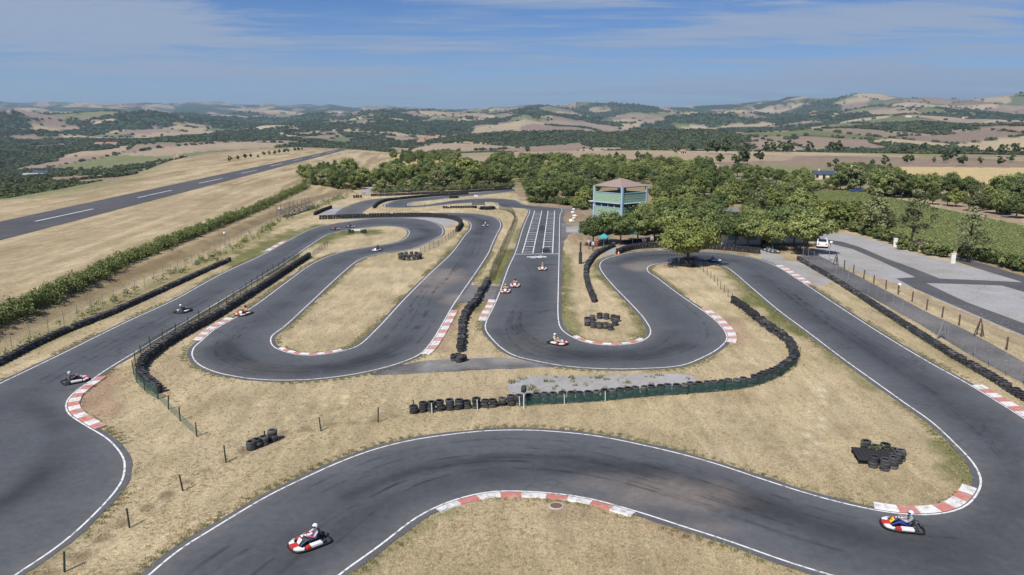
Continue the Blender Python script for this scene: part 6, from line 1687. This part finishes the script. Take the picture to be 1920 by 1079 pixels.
# ------------------------------------------------------------------ small things
def lamp(px, py, h, label, z=None):
    q = G(px, py); zz_ = float(terrain_z([q[0]], [q[1]])[0]); e = empty('lamp_post', (q[0], q[1], zz_), 0, label, 'lamp post')
    MB().tube([(0, 0, -.1), (0, 0, h)], .05, 8).build('post', GALV, e)
    MB().tube([(0, 0, h - .05), (0, -.25, h + .05)], .03, 6).build('arm', GALV, e)
    hd = MB().lathe([(.02, .22), (.16, .20), (.22, .05), (.20, -.08), (.03, -.12)], 10, (0, -.28, h)).build('lamp_head', BEAM, e)
lamp(1554, 491, 2.9, 'lamp post with white head by the service road')
lamp(424, 464, 2.4, 'short white-topped lamp on the left bank')
lamp(526, 412, 2.4, 'white-topped lamp beside the grandstand')
lamp(1683, 549, 1.0, 'short white-topped post in the wooden post line')
def utility(px, py, label):
    q = G(px, py); e = empty('utility_cabinet', (q[0], q[1], 0), random.uniform(-.3, .3), label, 'cabinet')
    MB().box(-.28, .28, -.2, .2, 0, 1.35).build('body', BEAM, e); MB().box(-.33, .33, -.25, .25, 1.352, 1.45).build('lid', BEAM, e)
    MB().box(-.2, .2, -.22, -.201, .3, 1.2).build('door', WHITEW, e)
utility(1678, 463, 'white cabinet at the car park hedge')
utility(1786, 494, 'white cabinet on the grass by the narrow road')
q = G(1160, 479); cn = empty('traffic_cone', (q[0], q[1], .0), 0, 'orange and white cone beside the top bend', 'cone')
OR = plain('cone_orange', (.75, .16, .04), .5)
MB().lathe([(.19, .05), (.12, .30)], 12).build('lower_band', OR, cn); MB().lathe([(.12, .302), (.07, .50)], 12).build('white_band', BEAM, cn); MB().lathe([(.07, .502), (.03, .70), (.005, .70)], 12).build('tip', OR, cn); MB().box(-.24, .24, -.24, .24, 0, .05).build('base', OR, cn)
q = G(1272.5, 492); pm_ = empty('marker_post', (q[0], q[1], .03), 0, 'small white marker post left of the lone tree', 'post')
MB().tube([(0, 0, 0), (0, 0, .62)], .11, 8).build('body', BEAM, pm_); MB().lathe([(.115, .621), (.09, .66), (.01, .68)], 8).build('cap', WHITEW, pm_)
# white boulders by the grid
for k, (px, py, s) in enumerate([(1074.5,390,1.0),(1075.5,394.5,1.1),(1074,401,1.3),(1077.5,407.5,1.3),(1076.5,411.5,1.1),(1071.5,417,1.5)]):
    q = G(px, py); rr_ = random.Random(k); bmx = bmesh.new(); bmesh.ops.create_icosphere(bmx, subdivisions=2, radius=.34)
    for vv in bmx.verts: vv.co = Vector((vv.co.x * 1.2, vv.co.y, vv.co.z * .8)) * (1 + rr_.uniform(-.16, .16))
    me = bpy.data.meshes.new('boulder'); bmx.to_mesh(me); bmx.free(); me.materials.append(WHITEW)
    o = put('boulder', me, None, (q[0], q[1], .2 * s), (0, 0, k), (s, s, s))
    tag(o, ['farthest white boulder right of the start grid', 'second farthest white boulder right of the grid', 'third white boulder from the far end of the row', 'fourth white boulder from the far end of the row', 'fifth white boulder, touching the nearest', 'nearest and largest white boulder right of the grid'][k], 'boulder', 'row of white boulders')
# concrete drain in the front grass
q = G(1043, 950); dr = empty('drain', (q[0], q[1], 0), .1, 'round rusty drain cover in the grass behind the front kerb', 'drain')
MB().lathe([(.40, -.02), (.40, .05), (.33, .07), (.32, .04)], 18).build('collar', plain('concrete', (.45, .43, .40), .9), dr); MB().lathe([(.315, .05), (.01, .06)], 18).build('cover', plain('rusty_plate', (.20, .10, .07), .8, var=.3), dr)
# grandstand on the bank
a, b_ = G(528, 402, .8), G(588, 381, 1.2); h = math.atan2(b_[1] - a[1], b_[0] - a[0]); L = float(np.linalg.norm(b_ - a))
gsz = float(terrain_z([(a[0] + b_[0]) / 2], [(a[1] + b_[1]) / 2])[0])
gs = empty('grandstand', ((a[0] + b_[0]) / 2, (a[1] + b_[1]) / 2, gsz - .2), h, 'grey metal grandstand on the bank above the far hairpin', 'grandstand')
STEEL = plain('dark_steel', (.14, .145, .15), .6, .4, var=.2)
nb = 9
for k in range(nb):
    x = -L / 2 + k * L / (nb - 1)
    fm_ = MB(); fm_.tube([(x, -1.0, -.6), (x, -1.0, .7)], .05, 6); fm_.tube([(x, 1.2, -.6), (x, 1.2, 2.9)], .05, 6); fm_.tube([(x, -1.0, .3), (x, 1.2, 1.9)], .05, 6)
    fm_.build('frame', STEEL, gs)
for k in range(5): MB().box(-L / 2, L / 2, -1.0 + k * .45, -.72 + k * .45, .42 + k * .33, .47 + k * .33).build('bench', STEEL, gs)
MB().tube([(-L / 2, 1.2, 2.85), (L / 2, 1.2, 2.85)], .04, 6).build('rail', STEEL, gs); MB().tube([(-L / 2, 1.2, 2.4), (L / 2, 1.2, 2.4)], .03, 6).build('rail', STEEL, gs)
# marshal post with tyres at the far loop
q = G(897, 391); mp_ = empty('marshal_post', (q[0], q[1], 0), 0, 'dark marshal platform with a white-topped mast below the far loop', 'marshal post')
MB().box(-1.6, 1.6, -.7, .7, .9, 1.05).build('deck', STEEL, mp_)
for x in (-1.5, 1.5):
    for y in (-.6, .6): MB().tube([(x, y, 0), (x, y, 1.9)], .06, 6).build('leg', STEEL, mp_)
MB().box(-1.6, 1.6, -.68, -.62, 1.2, 1.8).build('panel', STEEL, mp_)
MB().tube([(-.6, 0, 1.05), (-.6, 0, 2.9)], .05, 6).build('mast', GALV, mp_); MB().box(-1.0, -.2, -.1, .1, 2.9, 3.3).build('sign', BEAM, mp_)
tyre_wall('tyre heap beside the marshal platform', [(903,393),(912,393.5),(925,392.5)], 4, rows=3, far=True, jit=.2)

# ------------------------------------------------------------------ grass along the verges and over the near lawns
gr_ = np.random.default_rng(17)
def tuft_mesh(name, seed, nb, h, spread, mat):
    r_ = np.random.default_rng(seed); V, F, T = [], [], []
    for k in range(nb):
        a = r_.uniform(0, 6.28); d = r_.uniform(0, spread); x, y = d * math.cos(a), d * math.sin(a); b2 = r_.uniform(0, 6.28); ln = h * r_.uniform(.5, 1.1); bend = r_.uniform(.2, .9) * ln
        w_ = .010 + .012 * r_.random(); i = len(V)
        V += [(x - w_ * math.sin(b2), y + w_ * math.cos(b2), 0), (x + w_ * math.sin(b2), y - w_ * math.cos(b2), 0), (x + bend * math.cos(b2), y + bend * math.sin(b2), ln)]
        F.append((i, i + 1, i + 2)); t = r_.random(); T += [t * .6, t * .6, min(1, t * .6 + .4)]
    me = fast_mesh(name, np.array(V), np.array(F), mat); fattr(me, 'tint', T); return me
polys = [ring(wE1, wE2), ring(wF1, wF2)]
sheets_px = [[(700,701),(853,672),(957,672),(1046,688),(873,696)], [(948,722),(973,710),(1280,702),(1302,708),(1300,718),(1207,731),(1073,741),(973,741)], [(880,535),(941,536),(930,562),(858,569)]]
def open_ground(P):
    ok = np.ones(len(P), bool)
    for p in polys: ok &= ~inside(p, P)
    for s in sheets_px: ok &= ~inside(np.array([G(a, b_) for a, b_ in s]), P)
    return ok
az = np.radians(gr_.uniform(-38, 38, 120000)); r = np.exp(gr_.uniform(math.log(26), math.log(95), 120000))
P = np.c_[r * np.sin(az), r * np.cos(az)]; P = P[open_ground(P)]
kdl = kd_of(np.vstack([wE1, wE2, wF1, wF2])); dd = np.array([kdl.find((p[0], p[1], 0))[2] for p in P]); P = P[dd > .5]
cl = fbm(P[:, 0] / 2.6, P[:, 1] / 2.6, 66, 4); P = P[cl + (gr_.random(len(P)) - .5) * .8 > .45]
P = P[bank_h(P[:, 0], P[:, 1]) < .02]
scatter('dry_grass', np.c_[P, np.zeros(len(P))], .55 + .8 * gr_.random(len(P)), tuft_mesh('dry_tuft', 1, 10, .055, .12, STRAW), 'short dry straw coloured grass over the infield lawns', 'grass')
# greener, longer tufts hug the tarmac edge and the feet of the tyre walls
Q = []
for w, sg_ in ((wE1, sE1), (wE2, sE2), (wF1, sF1), (wF2, sF2)):
    n = normals2(w); m_ = np.hypot(w[:, 0], w[:, 1]) < 120
    for _ in range(14):
        q = w + n * (sg_ * (.44 + .5 * gr_.random(len(w)) ** 2))[:, None] + gr_.normal(size=w.shape) * .1
        pr = fbm(w[:, 0] / 4, w[:, 1] / 4, 67, 3) + gr_.normal(size=len(w)) * .06 > .46
        Q.append(q[m_ & pr])
for w in (w2, w8):
    for _ in range(4): Q.append(w + gr_.normal(size=w.shape) * .42)
Q = np.vstack(Q); Q = Q[open_ground(Q)]
scatter('verge_weeds', np.c_[Q, np.zeros(len(Q))], .6 + 1.0 * gr_.random(len(Q)), tuft_mesh('weed_tuft', 2, 13, .075, .14, WEEDL), 'greener weeds along the tarmac edges and tyre walls', 'weeds')
W_ = np.array([G(a, b_) for a, b_ in zip(gr_.uniform(955, 1295, 60), gr_.uniform(704, 738, 60))])
scatter('gravel_weeds', np.c_[W_, np.full(len(W_), .012)], 1.0 + 1.6 * gr_.random(len(W_)), tuft_mesh('gravel_tuft', 3, 14, .13, .12, WEEDL), 'sparse weeds growing through the pale gravel patch', 'weeds')

# ------------------------------------------------------------------ air
m = bpy.data.materials.new('haze_air'); m.use_nodes = True; nt = m.node_tree.nodes; nt.clear()
ou = nt.new('ShaderNodeOutputMaterial'); pv = nt.new('ShaderNodeVolumePrincipled'); pv.inputs['Density'].default_value = HAZE
pv.inputs['Color'].default_value = (.58, .79, 1.0, 1); pv.inputs['Anisotropy'].default_value = .2
m.node_tree.links.new(pv.outputs[0], ou.inputs['Volume'])
zmin, zmax = float(gz.min()) - 30, max(float(gz.max()) + 60, 60)
hz = MB().box(-15600, 15600, -15600, 15600, zmin, zmax).build('haze', m); tag(hz, 'thin blue summer haze over the hills', 'haze', kind='stuff')
